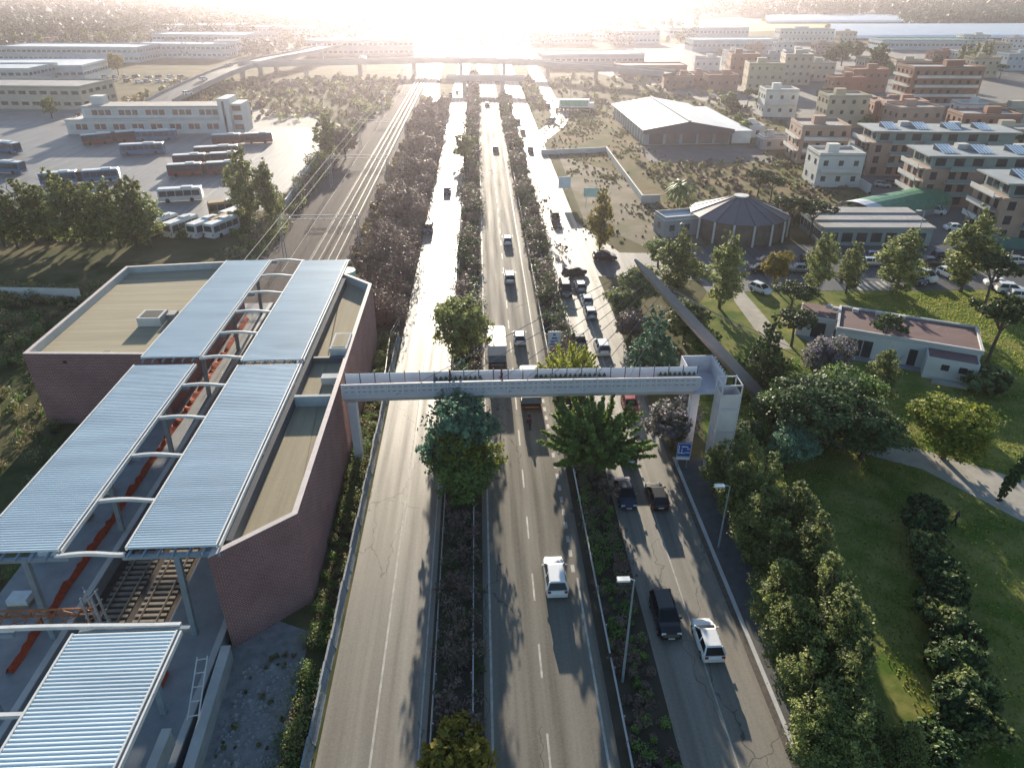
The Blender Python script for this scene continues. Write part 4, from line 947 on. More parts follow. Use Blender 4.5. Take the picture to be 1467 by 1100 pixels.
# grass blades on the lawns nearest the camera
def blades(name, label, poly_fn, n, mat, hmax):
    P_ = np.array([poly_fn() for _ in range(n)]); p = np.c_[P_, NR.uniform(.0, hmax, n)]
    me = leaf_mesh(name, p, np.c_[NR.normal(0, 1, (n, 2)), np.full(n, .3)], .16, NR.uniform(0, 1, n), mat, 1.2); o = link(name, me); tag(o, label, 'grass', kind='stuff')
blades('lawn_grass', 'short grass tufts on the park lawn', lambda: lawn_pt(30, 75, 24, 75), 30000, L_lime, .12)
blades('lawn_grass', 'grass tufts behind the service building', lambda: (rng.uniform(60, 90), rng.uniform(76, 106)), 14000, L_lime, .12)

for k in range(16):
    y = 20 + k * 3.1 + rng.uniform(-1, 1); east = k % 3 == 2
    tree('bare', rng.uniform(9.6, 11.8) if east else rng.uniform(-3.4, -1.4), y, rng.uniform(2.2, 3.6), L_brown, 'leafless twiggy bush in the %s median, %s along from the camera' % ('eastern' if east else 'western', ORD[k]), 'leafless median bushes', 1.2, None, 1600, name='bare_bush', cat='bush')
CL = [(rng.uniform(22, 50), rng.uniform(133, 320), rng.uniform(1.5, 7)) for _ in range(45)]
def clustered():
    x, y, r = rng.choice(CL); return (x + rng.gauss(0, r * .6), y + rng.gauss(0, r))
scrub('lot_tufts', ['dry tufts on the lots beside the slip road', 'green tufts on the lots beside the slip road'], clustered, 1500, (L_straw, L_olive), .06, .4, nleaf=26)
scrub('hall_tufts', ['dry grass tufts round the long hall', 'green tufts round the long hall'], lambda: (rng.uniform(82, 112), rng.uniform(185, 300)), 260, (L_straw, L_olive), .3, 1.0, nleaf=40)
scrub('fringe_scrub', ['brown scrub between slip roads and viaduct', 'olive scrub between slip roads and viaduct'], lambda: (rng.choice((rng.uniform(21, 27), rng.uniform(36, 110))), rng.uniform(300, 400)), 420, (L_brown, L_olive), .5, 2.2, nleaf=50)
mb = MB()
for i in range(700):
    x, y = rng.uniform(-18.6, -14.2), rng.uniform(16, 37); s_ = rng.uniform(.06, .22) * (1.6 if rng.random() < .08 else 1); a = rng.uniform(0, 3); dx, dy = math.cos(a) * s_, math.sin(a) * s_
    mb.add([(x + dx, y + dy, .02), (x - dy, y + dx, .02), (x - dx, y - dy, .02), (x + dy, y - dx, .02), (x, y, .02 + s_ * rng.uniform(.6, 1))], [(0, 1, 4), (1, 2, 4), (2, 3, 4), (3, 0, 4)])
o = mb.build('rubble', M('rubble_stone', (.30, .29, .27), .9, .35, 3)); tag(o, 'broken stones and rubble beside the front canopy', 'rubble', kind='stuff')

for k in range(30):
    y = 100 + (k / 29) ** 1.3 * 200
    tree('bare', rng.uniform(-19.5, -13.2), y, rng.uniform(5, 8.5), L_brown, 'tall leafless tree rising from the thicket between rails and west road', 'leafless trees in the thicket', .9, None, 2600)
# ================================================================ vehicles
def paint(name, col, rough=.28, metal=.0): return M('paint_' + name, col, rough, .04, 2, spec=.6, metal=metal, coords='obj')
PC = {'white': paint('white', (.72, .72, .70)), 'silver': paint('silver', (.42, .43, .44), .3, .5), 'black': paint('black', (.012, .012, .014)), 'dark': paint('dark_grey', (.035, .038, .042)),
      'navy': paint('navy', (.015, .025, .055)), 'blue': paint('blue', (.04, .10, .22)), 'red': paint('red', (.28, .03, .03)), 'greyblue': paint('grey_blue', (.16, .21, .26), .3, .3), 'beige': paint('beige', (.42, .38, .30))}
cglass = M('car_glass', (.012, .014, .016), .15, 0, spec=.25); tyre_m = M('tyre', (.015, .015, .015), .9, 0); rim_m = M('wheel_rim', (.35, .35, .36), .35, 0, metal=.7)
head_m = M('headlight_glass', (.75, .78, .8), .15, 0, spec=.7); tail_m = M('tail_light', (.30, .015, .012), .25, 0); plate_m = M('number_plate', (.7, .7, .66), .5, 0); trim_m = M('black_trim', (.02, .02, .02), .6, 0)
def loft(secs):
    """secs: (y, z0, z1, halfwidth, top halfwidth)"""
    mb = MB(); k = 8
    for (y, z0, z1, w_, wt) in secs:
        zm = z0 + (z1 - z0) * .55
        mb.v += [(-w_ * .93, y, z0), (-w_, y, z0 + .12), (-w_, y, zm), (-wt, y, z1), (wt, y, z1), (w_, y, zm), (w_, y, z0 + .12), (w_ * .93, y, z0)]
    n = len(secs)
    mb.f = [(i * k + j, i * k + (j + 1) % k, (i + 1) * k + (j + 1) % k, (i + 1) * k + j) for i in range(n - 1) for j in range(k)] + [tuple(range(k))[::-1], tuple((n - 1) * k + j for j in range(k))]
    return mb
CT = {  # length, halfwidth, belt, height, rear glass y, roof rear y, roof front y, screen base y, bonnet
    'hatch': (4.05, .86, .95, 1.47, -1.88, -1.45, .25, 1.05, .84), 'sedan': (4.5, .88, .93, 1.43, -1.6, -.95, .35, 1.15, .82),
    'suv': (4.45, .93, 1.05, 1.68, -2.08, -1.75, .35, 1.15, .98), 'van': (4.7, .92, 1.1, 1.9, -2.3, -2.2, .75, 1.55, 1.05)}
def car_meshes(kind):
    Lg, w_, belt, h, rg, rr, rf, sb, bon = CT[kind]; e = Lg / 2
    body = loft([(-e, .38, .72, w_ * .8, w_ * .74), (-e + .1, .24, belt - .06, w_ * .93, w_ * .86), (-e + .45, .22, belt, w_, w_ * .93), (-.6, .2, belt, w_, w_ * .94), (sb, .2, belt - .02, w_, w_ * .93),
                 (sb + .35, .2, bon + .03, w_, w_ * .88), (e - .4, .22, bon - .06, w_ * .97, w_ * .82), (e - .1, .25, bon - .2, w_ * .88, w_ * .72), (e, .34, .56, w_ * .72, w_ * .64)]).mesh('body')
    wb, wt = w_ * .93, w_ * .70
    mb = MB(); mb.add([(-wb, rg, belt - .02), (wb, rg, belt - .02), (wb, sb, belt - .04), (-wb, sb, belt - .04), (-wt, rr, h - .05), (wt, rr, h - .05), (wt, rf, h - .05), (-wt, rf, h - .05)], [(0, 1, 5, 4), (1, 2, 6, 5), (2, 3, 7, 6), (3, 0, 4, 7)])
    glass_ = mb.mesh('windows')
    mb = MB(); q = 1.03
    mb.add([(-wt * q, rr - .08, h - .06), (wt * q, rr - .08, h - .06), (wt * q, rf + .06, h - .06), (-wt * q, rf + .06, h - .06), (-wt * .9, rr + .05, h), (wt * .9, rr + .05, h), (wt * .9, rf - .1, h), (-wt * .9, rf - .1, h)], [(0, 1, 5, 4), (1, 2, 6, 5), (2, 3, 7, 6), (3, 0, 4, 7), (4, 5, 6, 7)])
    for s in (-1, 1):
        mb.beam((s * wb, rg + .02, belt), (s * wt, rr, h - .05), .12 if kind != 'van' else .3); mb.beam((s * wb, sb, belt - .03), (s * wt, rf, h - .05), .08)
        my = (rr + rf) / 2 + .1; mb.beam((s * (wb + .005), my, belt), (s * (wt + .005), my, h - .05), .09)
        if kind == 'van': mb.add([(s * (wb + .012), rg + .1, belt), (s * (wb + .012), my, belt), (s * (wt + .012), my, h - .05), (s * (wt + .012), rr, h - .05)], [(0, 1, 2, 3)])
    roof = mb.mesh('roof')
    wh = MB().tube([(-.1, 0, .31), (.1, 0, .31)], .31, 12).mesh('wheel'); rim = MB().tube([(-.108, 0, .31), (.108, 0, .31)], .19, 8).mesh('rim')
    li = MB().box(-.17, .17, -.06, .03, -.07, .08).mesh('light'); mi = MB().box(-.1, .1, -.05, .05, -.06, .07).mesh('mirror'); pl = MB().box(-.26, .26, -.015, .015, -.055, .055).mesh('number_plate')
    for m_, mt_ in ((body, PC['white']), (glass_, cglass), (roof, PC['white']), (wh, tyre_m), (rim, rim_m), (li, head_m), (mi, PC['white']), (pl, plate_m)): m_.materials.append(mt_)
    return dict(body=body, windows=glass_, roof=roof, wheel=wh, rim=rim, light=li, mirror=mi, plate=pl)
CM = {k: car_meshes(k) for k in CT}
def lk(name, me, par, loc=(0, 0, 0), mat=None, scale=None):
    o = link(name, me, None, par); o.location = loc
    if scale: o.scale = scale
    if mat is not None: o.material_slots[0].link = 'OBJECT'; o.material_slots[0].material = mat
    return o
def car(x, y, hd, kind, col, label, group=None, full=True, z=.055):
    Lg, w_, belt, h, rg, rr, rf, sb, bon = CT[kind]; m = CM[kind]; e = Lg / 2; pc = PC[col]
    nm = {'van': 'delivery_van', 'suv': 'car'}.get(kind, 'car')
    t = thing(nm, label, 'van' if kind == 'van' else 'car', (x, y, z), -R(hd), group)
    lk('body', m['body'], t, mat=pc); lk('windows', m['windows'], t); lk('roof', m['roof'], t, mat=pc)
    for sx in (-1, 1):
        for sy in (-1, 1):
            wl = lk('wheel', m['wheel'], t, (sx * (w_ - .09), sy * (e - .8), 0))
            if full: lk('rim', m['rim'], wl)
        if full:
            lk('headlight', m['light'], t, (sx * w_ * .66, e - .13, bon - .22)); lk('tail_light', m['light'], t, (sx * w_ * .74, -e + .07, belt - .16), tail_m, (.75, 1, 1.2)); lk('mirror', m['mirror'], t, (sx * (w_ + .08), sb - .35, belt + .05), pc)
    if full: lk('number_plate', m['plate'], t, (0, -e - .005, .62)); lk('number_plate', m['plate'], t, (0, e + .005, .42))
    return t
def carp(px, py, hd, kind, col, label, group=None, full=True, z=.055):
    x, y = G(px, py, z); return car(x, y, hd, kind, col, label, group, full, z)
gq = 'traffic on the roads'
for a in ((795, 832, 0, 'suv', 'white', 'white car alone on the middle road nearest the camera'), (1012, 922, 0, 'hatch', 'white', 'white hatchback on the east road nearest the camera'),
          (952, 888, 180, 'suv', 'black', 'black car with lit headlights on the east road beside the white hatchback'), (895, 712, 180, 'sedan', 'navy', 'dark blue car coming along the east road, left one of a pair'),
          (940, 716, 0, 'hatch', 'black', 'small black car on the east road, right one of a pair'), (897, 655, 0, 'hatch', 'silver', 'silver car half hidden by the ragged green tree'),
          (902, 585, 180, 'hatch', 'red', 'dark red car just before the footbridge on the east road'), (862, 502, 0, 'suv', 'white', 'white car on the east road behind the footbridge'),
          (830, 494, 180, 'sedan', 'dark', 'dark car beside the white one behind the footbridge'), (845, 452, 0, 'hatch', 'silver', 'silver hatchback in the right-hand queue'),
          (840, 434, 0, 'hatch', 'white', 'white small car in the right-hand queue'), (831, 414, 0, 'hatch', 'silver', 'silver car at the head of the right-hand queue'),
          (810, 420, 180, 'van', 'dark', 'dark van coming along the east road left of the queue'), (823, 395, 60, 'suv', 'black', 'black car turning across the east road at the junction'),
          (866, 372, 90, 'suv', 'black', 'black car waiting sideways in the junction side street'), (795, 316, 180, 'van', 'dark', 'dark van in the glare of the east road'),
          (744, 488, 0, 'hatch', 'white', 'white topped car on the middle road just behind the footbridge'), (730, 402, 0, 'suv', 'silver', 'silver car on the middle road, third beyond the footbridge'),
          (727, 348, 0, 'hatch', 'white', 'pale car on the middle road, fourth beyond the footbridge'), (710, 216, 0, 'sedan', 'dark', 'dark car far along the middle road'),
          (614, 332, 180, 'suv', 'dark', 'dark car on the bright west road, nearer of two'), (641, 277, 180, 'sedan', 'dark', 'dark car on the bright west road, farther of two')):
    carp(*a, group=gq)
for a in ((698, 152, 0, 'sedan', 'dark', 'tiny dark car on the far middle road'), (760, 218, 180, 'hatch', 'dark', 'dark car where the slip road joins the east road'), (749, 192, 180, 'hatch', 'dark', 'dark car just past the slip road fork'),
          (742, 176, 0, 'hatch', 'dark', 'dark car on the far east road'), (726, 152, 180, 'hatch', 'dark', 'dark car on the far east road, left one of three'), (732, 141, 0, 'hatch', 'dark', 'dark car on the far east road, right one of three'), (724, 143, 180, 'hatch', 'dark', 'dark car on the far east road, rear one of three'),
          (790, 175, 200, 'hatch', 'greyblue', 'grey car in the slip road bend'), (785, 154, 190, 'hatch', 'dark', 'dark car on the slip road above the bend'), (758, 87, 185, 'sedan', 'dark', 'dark car at the far top of the slip road'),
          (646, 138, 180, 'hatch', 'dark', 'dark car on the far west road, left one of a pair'), (655, 134, 180, 'hatch', 'dark', 'dark car on the far west road, right one of a pair'), (629, 118, 180, 'hatch', 'dark', 'dark car on the west slip road')):
    carp(*a, group=gq, full=False)
gp_ = 'cars in the car park'
for a in ((1001, 388, 100, 'hatch', 'white', 'white car behind the tree trunks at the left end of the car park'), (1092, 389, 95, 'sedan', 'dark', 'dark car left of the yellow tree, front one'), (1100, 378, 95, 'sedan', 'navy', 'dark blue car left of the yellow tree, rear one'),
          (1148, 389, 95, 'sedan', 'greyblue', 'grey blue car right of the yellow tree'), (1089, 418, 150, 'hatch', 'white', 'white car parked below the yellow tree'), (1250, 380, 98, 'hatch', 'silver', 'silver car right of the zebra crossing'),
          (1255, 371, 98, 'hatch', 'blue', 'blue car behind the silver car near the zebra crossing'), (1323, 400, 160, 'van', 'white', 'white van nosing towards the lawn'), (1310, 405, 160, 'hatch', 'dark', 'dark car next to the white van'),
          (1333, 379, 95, 'sedan', 'dark', 'dark car behind the white van'), (1352, 372, 95, 'suv', 'navy', 'navy car beyond the lamp post'), (1357, 396, 165, 'hatch', 'white', 'white car right of the lamp post'), (1372, 385, 165, 'hatch', 'red', 'red car partly hidden by the tall broad tree'),
          (1430, 410, 105, 'sedan', 'white', 'white car in the right-hand bays, rear one'), (1446, 419, 105, 'suv', 'white', 'white car in the right-hand bays, middle one'), (1462, 428, 105, 'hatch', 'silver', 'silver car in the right-hand bays, front one'), (1160, 376, 95, 'hatch', 'dark', 'dark car half hidden between the two slim poplars'),
          (1457, 378, 95, 'hatch', 'silver', 'silver car at the right edge by the green fence')):
    carp(*a, group=gp_)
for a in ((1338, 306, 130, 'van', 'white', 'white van in the yard between the apartment blocks'), (1264, 268, 120, 'hatch', 'silver', 'silver car beside the farther apartment block'), (1277, 266, 120, 'hatch', 'dark', 'dark car beside the farther apartment block'), (1368, 330, 100, 'sedan', 'white', 'white car at the foot of the nearest apartment block')):
    carp(*a, group='cars by the apartments', full=False)
for k in range(16):
    px = 152 + (k % 8) * 15 + rng.uniform(-3, 3); py = 112 + (k // 8) * 6 + rng.uniform(-1, 1)
    carp(px, py, rng.choice((0, 90, 20)), 'hatch', rng.choice(('white', 'silver', 'dark', 'greyblue', 'blue')), 'small parked car on the lot behind the white office building', 'cars on the lot behind the depot', False)
# ---- buses
bus_roof = M('bus_roof', (.60, .62, .62), .5, .12, .6, coords='obj'); bus_dark = M('bus_dark_body', (.05, .045, .05), .4, .1, 1, coords='obj'); bus_red = M('bus_red', (.22, .045, .045), .4, .1, 1, coords='obj')
bus_blue = M('bus_blue', (.05, .16, .28), .35, .1, 1, coords='obj'); bus_white = M('bus_white', (.62, .62, .60), .4, .1, 1, coords='obj'); bus_rust = M('bus_rust', (.34, .22, .10), .8, .3, 1.5, coords='obj'); bus_glass = M('bus_glass', (.03, .045, .055), .1, 0, spec=.7)
BP = {}
def bus_part(nm, key, fn):
    if key not in BP: BP[key] = fn()
    return BP[key]
def bus(px, py, hd, body, label, artic=False, L_=12.0, roof=None, skirt=None, parts=True):
    x, y = G(px, py); t = thing('articulated_bus' if artic else 'city_bus', label, 'bus', (x, y, .035), -R(hd), 'buses in the depot yard')
    secs = [(-L_ / 2, L_ / 2)] if not artic else [(-9, -.6), (.6, 9)]
    for (a, b) in secs:
        MB().box(-1.27, 1.27, a, b, .35, 1.25).build('lower_body', skirt or body, t); MB().box(-1.27, 1.27, a, b, 1.251, 3.0).build('upper_body', body, t)
        mb = MB(); mb.add([(-1.25, a + .02, 3.0), (1.25, a + .02, 3.0), (1.25, b - .02, 3.0), (-1.25, b - .02, 3.0), (-1.05, a + .15, 3.14), (1.05, a + .15, 3.14), (1.05, b - .15, 3.14), (-1.05, b - .15, 3.14)], [(0, 1, 5, 4), (1, 2, 6, 5), (2, 3, 7, 6), (3, 0, 4, 7), (4, 5, 6, 7)]); mb.build('roof', roof or bus_roof, t)
        MB().box(-.75, .75, a + (b - a) * .55, a + (b - a) * .8, 3.145, 3.38).build('roof_unit', bus_white, t)
        n = max(4, int((b - a) / 1.6))
        for s in (-1, 1):
            for i in range(n):
                y0 = a + .35 + i * (b - a - .6) / n; y1 = y0 + (b - a - .6) / n - .14
                MB().box(s * 1.28 - .012, s * 1.28 + .012, y0, y1, 1.45, 2.65).build('window', bus_glass, t)
            for yy in (a + 1.9, b - 2.3):
                o = MB().tube([(s * 1.0, yy, .48), (s * 1.27 + s * .02, yy, .48)], .48, 12).build('wheel', tyre_m, t)
    f = secs[-1][1]; r = secs[0][0]
    MB().box(-1.12, 1.12, f + .002, f + .03, 1.15, 2.85).build('windscreen', bus_glass, t); MB().box(-.95, .95, r - .03, r - .002, 1.6, 2.7).build('rear_window', bus_glass, t)
    for s in (-1, 1):
        MB().box(s * .95 - .15, s * .95 + .15, f + .002, f + .04, .6, .8).build('headlight', head_m, t); MB().box(s * 1.05 - .1, s * 1.05 + .1, r - .04, r - .002, .8, 1.2).build('tail_light', tail_m, t)
    if artic: MB().box(-1.2, 1.2, -.6, .6, .5, 2.95).build('bellows', trim_m, t)
for a in ((165, 204, 60, bus_dark, 'dark red articulated bus parked diagonally by the office building', True, 18, None, bus_red), (226, 201, 80, bus_blue, 'blue bus parked against the office building'), (206, 221, 80, bus_blue, 'blue bus standing in front of the office building'),
          (349, 206, 80, bus_dark, 'dark articulated bus right of the office building', True, 18, None, bus_red), (300, 236, 78, bus_dark, 'dark red articulated bus in the middle row, front of two', True, 18, None, bus_red), (312, 225, 78, bus_dark, 'dark red bus half hidden in the middle row', False, 12, None, bus_red),
          (295, 250, 78, bus_dark, 'dark red articulated bus left of the eucalyptus pair', True, 18, None, bus_red), (118, 262, 75, bus_blue, 'bus half hidden behind the row of tall trees', True), (261, 288, 80, bus_white, 'white bus alone on the yard above the parked row', False, 9.5),
          (10, 218, 120, bus_blue, 'blue coach at the left edge of the yard, rear one'), (6, 248, 100, bus_blue, 'blue coach at the left edge of the yard, front one'),
          (233, 333, 25, bus_white, 'white bus parked nose out, leftmost of the row at the hedge', False, 7.5), (262, 335, 25, bus_white, 'white bus parked at the hedge, second from left', False, 7.5), (296, 336, 25, bus_white, 'white bus parked at the hedge, third from left', False, 7.5), (320, 336, 25, bus_white, 'white bus parked at the hedge, fourth from left', False, 7.5),
          (332, 327, 28, bus_rust, 'rusty tan bus wreck in the parked row by the eucalyptus', False, 10, bus_rust), (343, 318, 28, bus_white, 'white bus behind the rusty one', False, 8), (325, 308, 70, bus_rust, 'rust brown burnt bus hulk at the yard corner', False, 7, bus_rust)):
    bus(*a)
# ---- lorries
tarp = M('lorry_box', (.58, .57, .60), .6, .08, 1, coords='obj')
def lorry(x, y, hd, label, boxm, cabm, L_=7.0, hbox=3.5, trailer=False, panel=None):
    t = thing('lorry', label, 'lorry', (x, y, .055), -R(hd))
    e = L_ / 2
    MB().box(-1.22, 1.22, -e, e - 2.2, 1.05, hbox).build('cargo_box', boxm, t); MB().box(-1.1, 1.1, -e, e, .55, 1.04).build('chassis', trim_m, t)
    mb = MB(); mb.add([(-1.18, e - 2.0, .9), (1.18, e - 2.0, .9), (1.18, e, .9), (-1.18, e, .9), (-1.12, e - 2.0, 2.75), (1.12, e - 2.0, 2.75), (1.08, e - .45, 2.75), (-1.08, e - .45, 2.75), (-1.18, e, 1.75), (1.18, e, 1.75)],
               [(0, 1, 5, 4), (4, 5, 6, 7), (1, 2, 9, 6, 5), (3, 0, 4, 7, 8), (2, 3, 8, 9), (8, 7, 6, 9)]); mb.build('cab', cabm, t)
    MB().add([(-1.0, e - .03, 1.8), (1.0, e - .03, 1.8), (.95, e - .42, 2.68), (-.95, e - .42, 2.68)], [(0, 1, 2, 3)]).build('windscreen', cglass, t)
    MB().box(-1.15, 1.15, -e - .04, -e - .003, 1.1, 2.0).build('tail_lift', PC['greyblue'], t); MB().box(-1.2, 1.2, -e - .12, -e - .041, .55, .75).build('rear_bumper', rust if boxm is PC['black'] else PC['silver'], t)
    for s in (-1, 1):
        MB().box(s * .95 - .16, s * .95 + .16, -e - .16, -e - .121, .6, .74).build('tail_light', tail_m, t)
        for yy in (-e + 1.3, -e + 2.4, e - 1.3): MB().tube([(s * .85, yy, .48), (s * 1.2, yy, .48)], .48, 12).build('wheel', tyre_m, t)
    if panel: MB().box(-1.25, -1.225, -e + .5, e - 2.7, 1.5, hbox - .4).build('side_panel', panel, t); MB().box(1.225, 1.25, -e + .5, e - 2.7, 1.5, hbox - .4).build('side_panel', panel, t)
x, y = G(708, 524); lorry(x + .4, y + 3, 0, 'white box lorry in the left lane of the middle road behind the footbridge', tarp, PC['white'], 8, 3.4)
x, y = G(761, 588); lorry(x, y + 3.2, 0, 'black lorry under the footbridge on the middle road', PC['black'], PC['black'], 7, 1.55)
x, y = G(826, 158); lorry(x, y, 95, 'white semi-trailer with green side panel parked beyond the slip road', PC['white'], PC['white'], 14, 4.0, True, M('trailer_green', (.16, .42, .28), .5, .25, 1.2, coords='obj'))
# ---- motorcycle
x, y = G(758, 611); t = thing('motorcycle', 'motorcycle with rider in dark maroon riding on the middle road', 'motorcycle', (x, y, .055))
for yy in (-.7, .7):
    MB().tube([(-.06, yy, .31), (.06, yy, .31)], .31, 14).build('wheel', tyre_m, t)
MB().tube([(0, -.75, .55), (0, -.3, .78), (0, .25, .85), (0, .6, .7)], .14, 8, .1).build('frame', PC['black'], t); MB().box(-.14, .14, -.1, .4, .75, .98).build('fuel_tank', PC['red'], t)
MB().tube([(-.35, .45, 1.05), (0, .55, 1.0), (.35, .45, 1.05)], .03, 6).build('handlebar', trim_m, t); MB().box(-.16, .16, -.9, -.6, .75, 1.0).build('top_case', PC['black'], t)
rd = thing('person', 'motorcycle rider in dark maroon jacket and helmet', 'person', (x, y, .055)); mb = MB()
mb.tube([(0, -.2, .86), (0, -.15, 1.15), (0, .05, 1.42)], .19, 9, .17)
for s in (-1, 1): mb.tube([(s * .2, .03, 1.38), (s * .33, .2, 1.2), (s * .32, .42, 1.08)], .06, 6, .04)
mb.build('jacket', c_red, rd, True)
mb = MB()
for s in (-1, 1): mb.tube([(s * .1, -.2, .88), (s * .22, .2, .78), (s * .2, .05, .35)], .1, 7, .06)
mb.build('trousers', c_dark, rd, True)
mb = MB(); n = 10; pr = [(1.45, .06), (1.5, .12), (1.6, .145), (1.7, .12), (1.75, .03)]
mb.v = [(r * math.cos(q * 2 * math.pi / n), .1 + r * math.sin(q * 2 * math.pi / n), zz) for zz, r in pr for q in range(n)]; mb.f = [(i * n + j, i * n + (j + 1) % n, (i + 1) * n + (j + 1) % n, (i + 1) * n + j) for i in range(4) for j in range(n)]
mb.build('helmet', PC['black'], rd, True)
# ================================================================ buildings
def wallm(name, col): return M('wall_' + name, col, .85, .12, .3)
W_ = {'white': wallm('white', (.58, .57, .54)), 'cream': wallm('cream', (.44, .40, .32)), 'brick': wallm('brick_orange', (.31, .17, .12)), 'pink': wallm('salmon', (.38, .26, .20)), 'grey': wallm('grey', (.32, .33, .34)), 'green': wallm('grey_green', (.22, .28, .27)), 'yellow': wallm('yellow', (.44, .38, .26)), 'blue': wallm('pale_blue', (.36, .44, .48))}
rf_flat = M('flat_roof', (.30, .29, .28), .9, .2, .2); rf_pale = M('pale_metal_roof', (.55, .57, .58), .5, .12, .15, stretch=(3, .2, 1)); rf_red = M('tile_roof', (.30, .14, .09), .9, .2, .6); rf_maroon = M('maroon_roof', (.155, .095, .09), .85, .2, .35, stretch=(1, 3, 1)); rf_green = M('green_roof', (.07, .21, .12), .5, .15, .8)
win_m = M('window_glass', (.035, .045, .055), .15, 0, spec=.6); win_fr = M('window_shade', (.50, .50, .48), .7, .1, 1); win_red = M('reddish_window', (.16, .07, .06), .3, .3, .8, spec=.5)
WIN = {}
def wmesh(w_, h_):
    k = (round(w_, 2), round(h_, 2))
    if k not in WIN: WIN[k] = MB().box(-w_ / 2, w_ / 2, -.05, .02, -h_ / 2, h_ / 2).mesh('window'); WIN[k].materials.append(win_m)
    return WIN[k]
def house(x, y, rz, w_, d, h, wall, roof, label, cat='house', name='house', group=None, floors=None, cols=None, wmat=None, gable=False, balcony=None, sides=(0, 1, 2, 3), ww=1.1, wh=1.25, clutter=True, z=0):
    t = thing(name, label, cat, (x, y, z), rz, group); a, b = w_ / 2, d / 2
    mb = MB(); mb.add([(-a, -b, 0), (a, -b, 0), (a, b, 0), (-a, b, 0), (-a, -b, h), (a, -b, h), (a, b, h), (-a, b, h)], [(0, 1, 5, 4), (1, 2, 6, 5), (2, 3, 7, 6), (3, 0, 4, 7)]); mb.build('wall', W_.get(wall, wall) if isinstance(wall, str) else wall, t)
    if gable:
        mb = MB(); g = h + w_ * .18; o = .35
        mb.add([(-a - o, -b - o, h - .08), (0, -b - o, g), (a + o, -b - o, h - .08), (-a - o, b + o, h - .08), (0, b + o, g), (a + o, b + o, h - .08)], [(0, 1, 4, 3), (1, 2, 5, 4), (0, 2, 1), (3, 4, 5), (0, 3, 5, 2)]); mb.build('roof', roof, t)
    else:
        MB().box(-a - .15, a + .15, -b - .15, b + .15, h, h + .2).build('roof', roof, t)
        mb = MB(); q = .28; mb.box(-a, a, -b, -b + q, h + .2, h + .75); mb.box(-a, a, b - q, b, h + .2, h + .75); mb.box(-a, -a + q, -b + q, b - q, h + .2, h + .75); mb.box(a - q, a, -b + q, b - q, h + .2, h + .75)
        mb.build('parapet', W_.get(wall, wall) if isinstance(wall, str) else wall, t)
        if clutter:
            cx, cy = rng.uniform(-.4, .4) * a, rng.uniform(-.4, .4) * b; MB().box(cx - a * .25, cx + a * .25, cy - b * .22, cy + b * .22, h + .2, h + 2.3).build('stair_head', W_.get(wall, wall) if isinstance(wall, str) else wall, t)
    fl = floors or max(1, int(h / 3.1)); fh = h / fl
    for s in sides:
        L_ = w_ if s % 2 == 0 else d; n = cols or max(1, int(L_ / 3.2))
        if cols and s % 2: n = max(1, int(cols * d / w_))
        for f in range(fl):
            for i in range(n):
                u = -L_ / 2 + (i + .5) * L_ / n; zz = (f + .55) * fh
                loc, rot = (((u, -b - .01, zz), 0), ((a + .01, u, zz), R(90)), ((u, b + .01, zz), R(180)), ((-a - .01, u, zz), R(-90)))[s]
                o = link('window', wmesh(ww, wh), None, t); o.location = loc; o.rotation_euler = (0, 0, rot)
                if wmat: o.material_slots[0].link = 'OBJECT'; o.material_slots[0].material = wmat
        if balcony and s in balcony:
            for f in range(1, fl):
                zz = f * fh; mb = MB()
                if s == 0: mb.box(-a * .9, a * .9, -b - 1.2, -b - .01, zz, zz + .15); mb.box(-a * .9, a * .9, -b - 1.2, -b - 1.1, zz + .15, zz + .95)
                elif s == 3: mb.box(-a - 1.2, -a - .01, -b * .9, b * .9, zz, zz + .15); mb.box(-a - 1.2, -a - 1.1, -b * .9, b * .9, zz + .15, zz + .95)
                mb.build('balcony', W_['white'], t)
    return t
def hp(px, py, *a, z=0, **k):
    x, y = G(px, py, z); return house(x, y, *a, **k)
# --- park service building
t = thing('service_building', 'white single storey park building with maroon flat roof and glazed doors', 'building', (56.5, 85.5, 0), R(-27))
def sb_(nm, x0, x1, y0, y1, z0, z1, m): return MB().box(x0, x1, y0, y1, z0, z1).build(nm, m, t)
sb_('main_hall', -7.6, 9.6, -3.4, 4.6, 0, 3.5, W_['white']); sb_('roof', -7.4, 9.4, -3.2, 4.4, 3.51, 3.6, rf_maroon)
for (a_, b_, c_, d_) in ((-7.75, -7.45, -3.55, 4.75), (9.45, 9.75, -3.55, 4.75), (-7.44, 9.44, -3.55, -3.25), (-7.44, 9.44, 4.45, 4.75)): sb_('parapet', a_, b_, c_, d_, 3.3, 3.85, conc_light)
sb_('rear_wing', -12.8, -7.8, 0.4, 5.2, 0, 3.2, W_['white']); sb_('wing_roof', -12.6, -8.0, .6, 5.0, 3.21, 3.32, rf_maroon); sb_('front_block', 3.4, 9.3, -6.3, -3.41, 0, 3.0, W_['white']); sb_('block_roof', 3.6, 9.1, -6.1, -3.6, 3.01, 3.08, rf_maroon)
for x_ in (-6.6, -5.3, -4.0): sb_('glazed_door', x_, x_ + 1.15, -3.47, -3.41, .1, 2.5, win_m)
sb_('glazed_door', 1.6, 2.6, -3.47, -3.41, .1, 2.4, win_m); sb_('glazed_door', -10.8, -9.0, .33, .39, .1, 2.4, win_m)
for x_ in (5.2, 7.2): sb_('window', x_, x_ + .9, -6.36, -6.31, 1.5, 2.3, win_m)
sb_('bench_slab', 4.5, 8.5, -7.6, -7.1, 0, .45, concrete); sb_('sign_lettering', -1.4, .2, -3.45, -3.41, 1.4, 1.6, win_m)
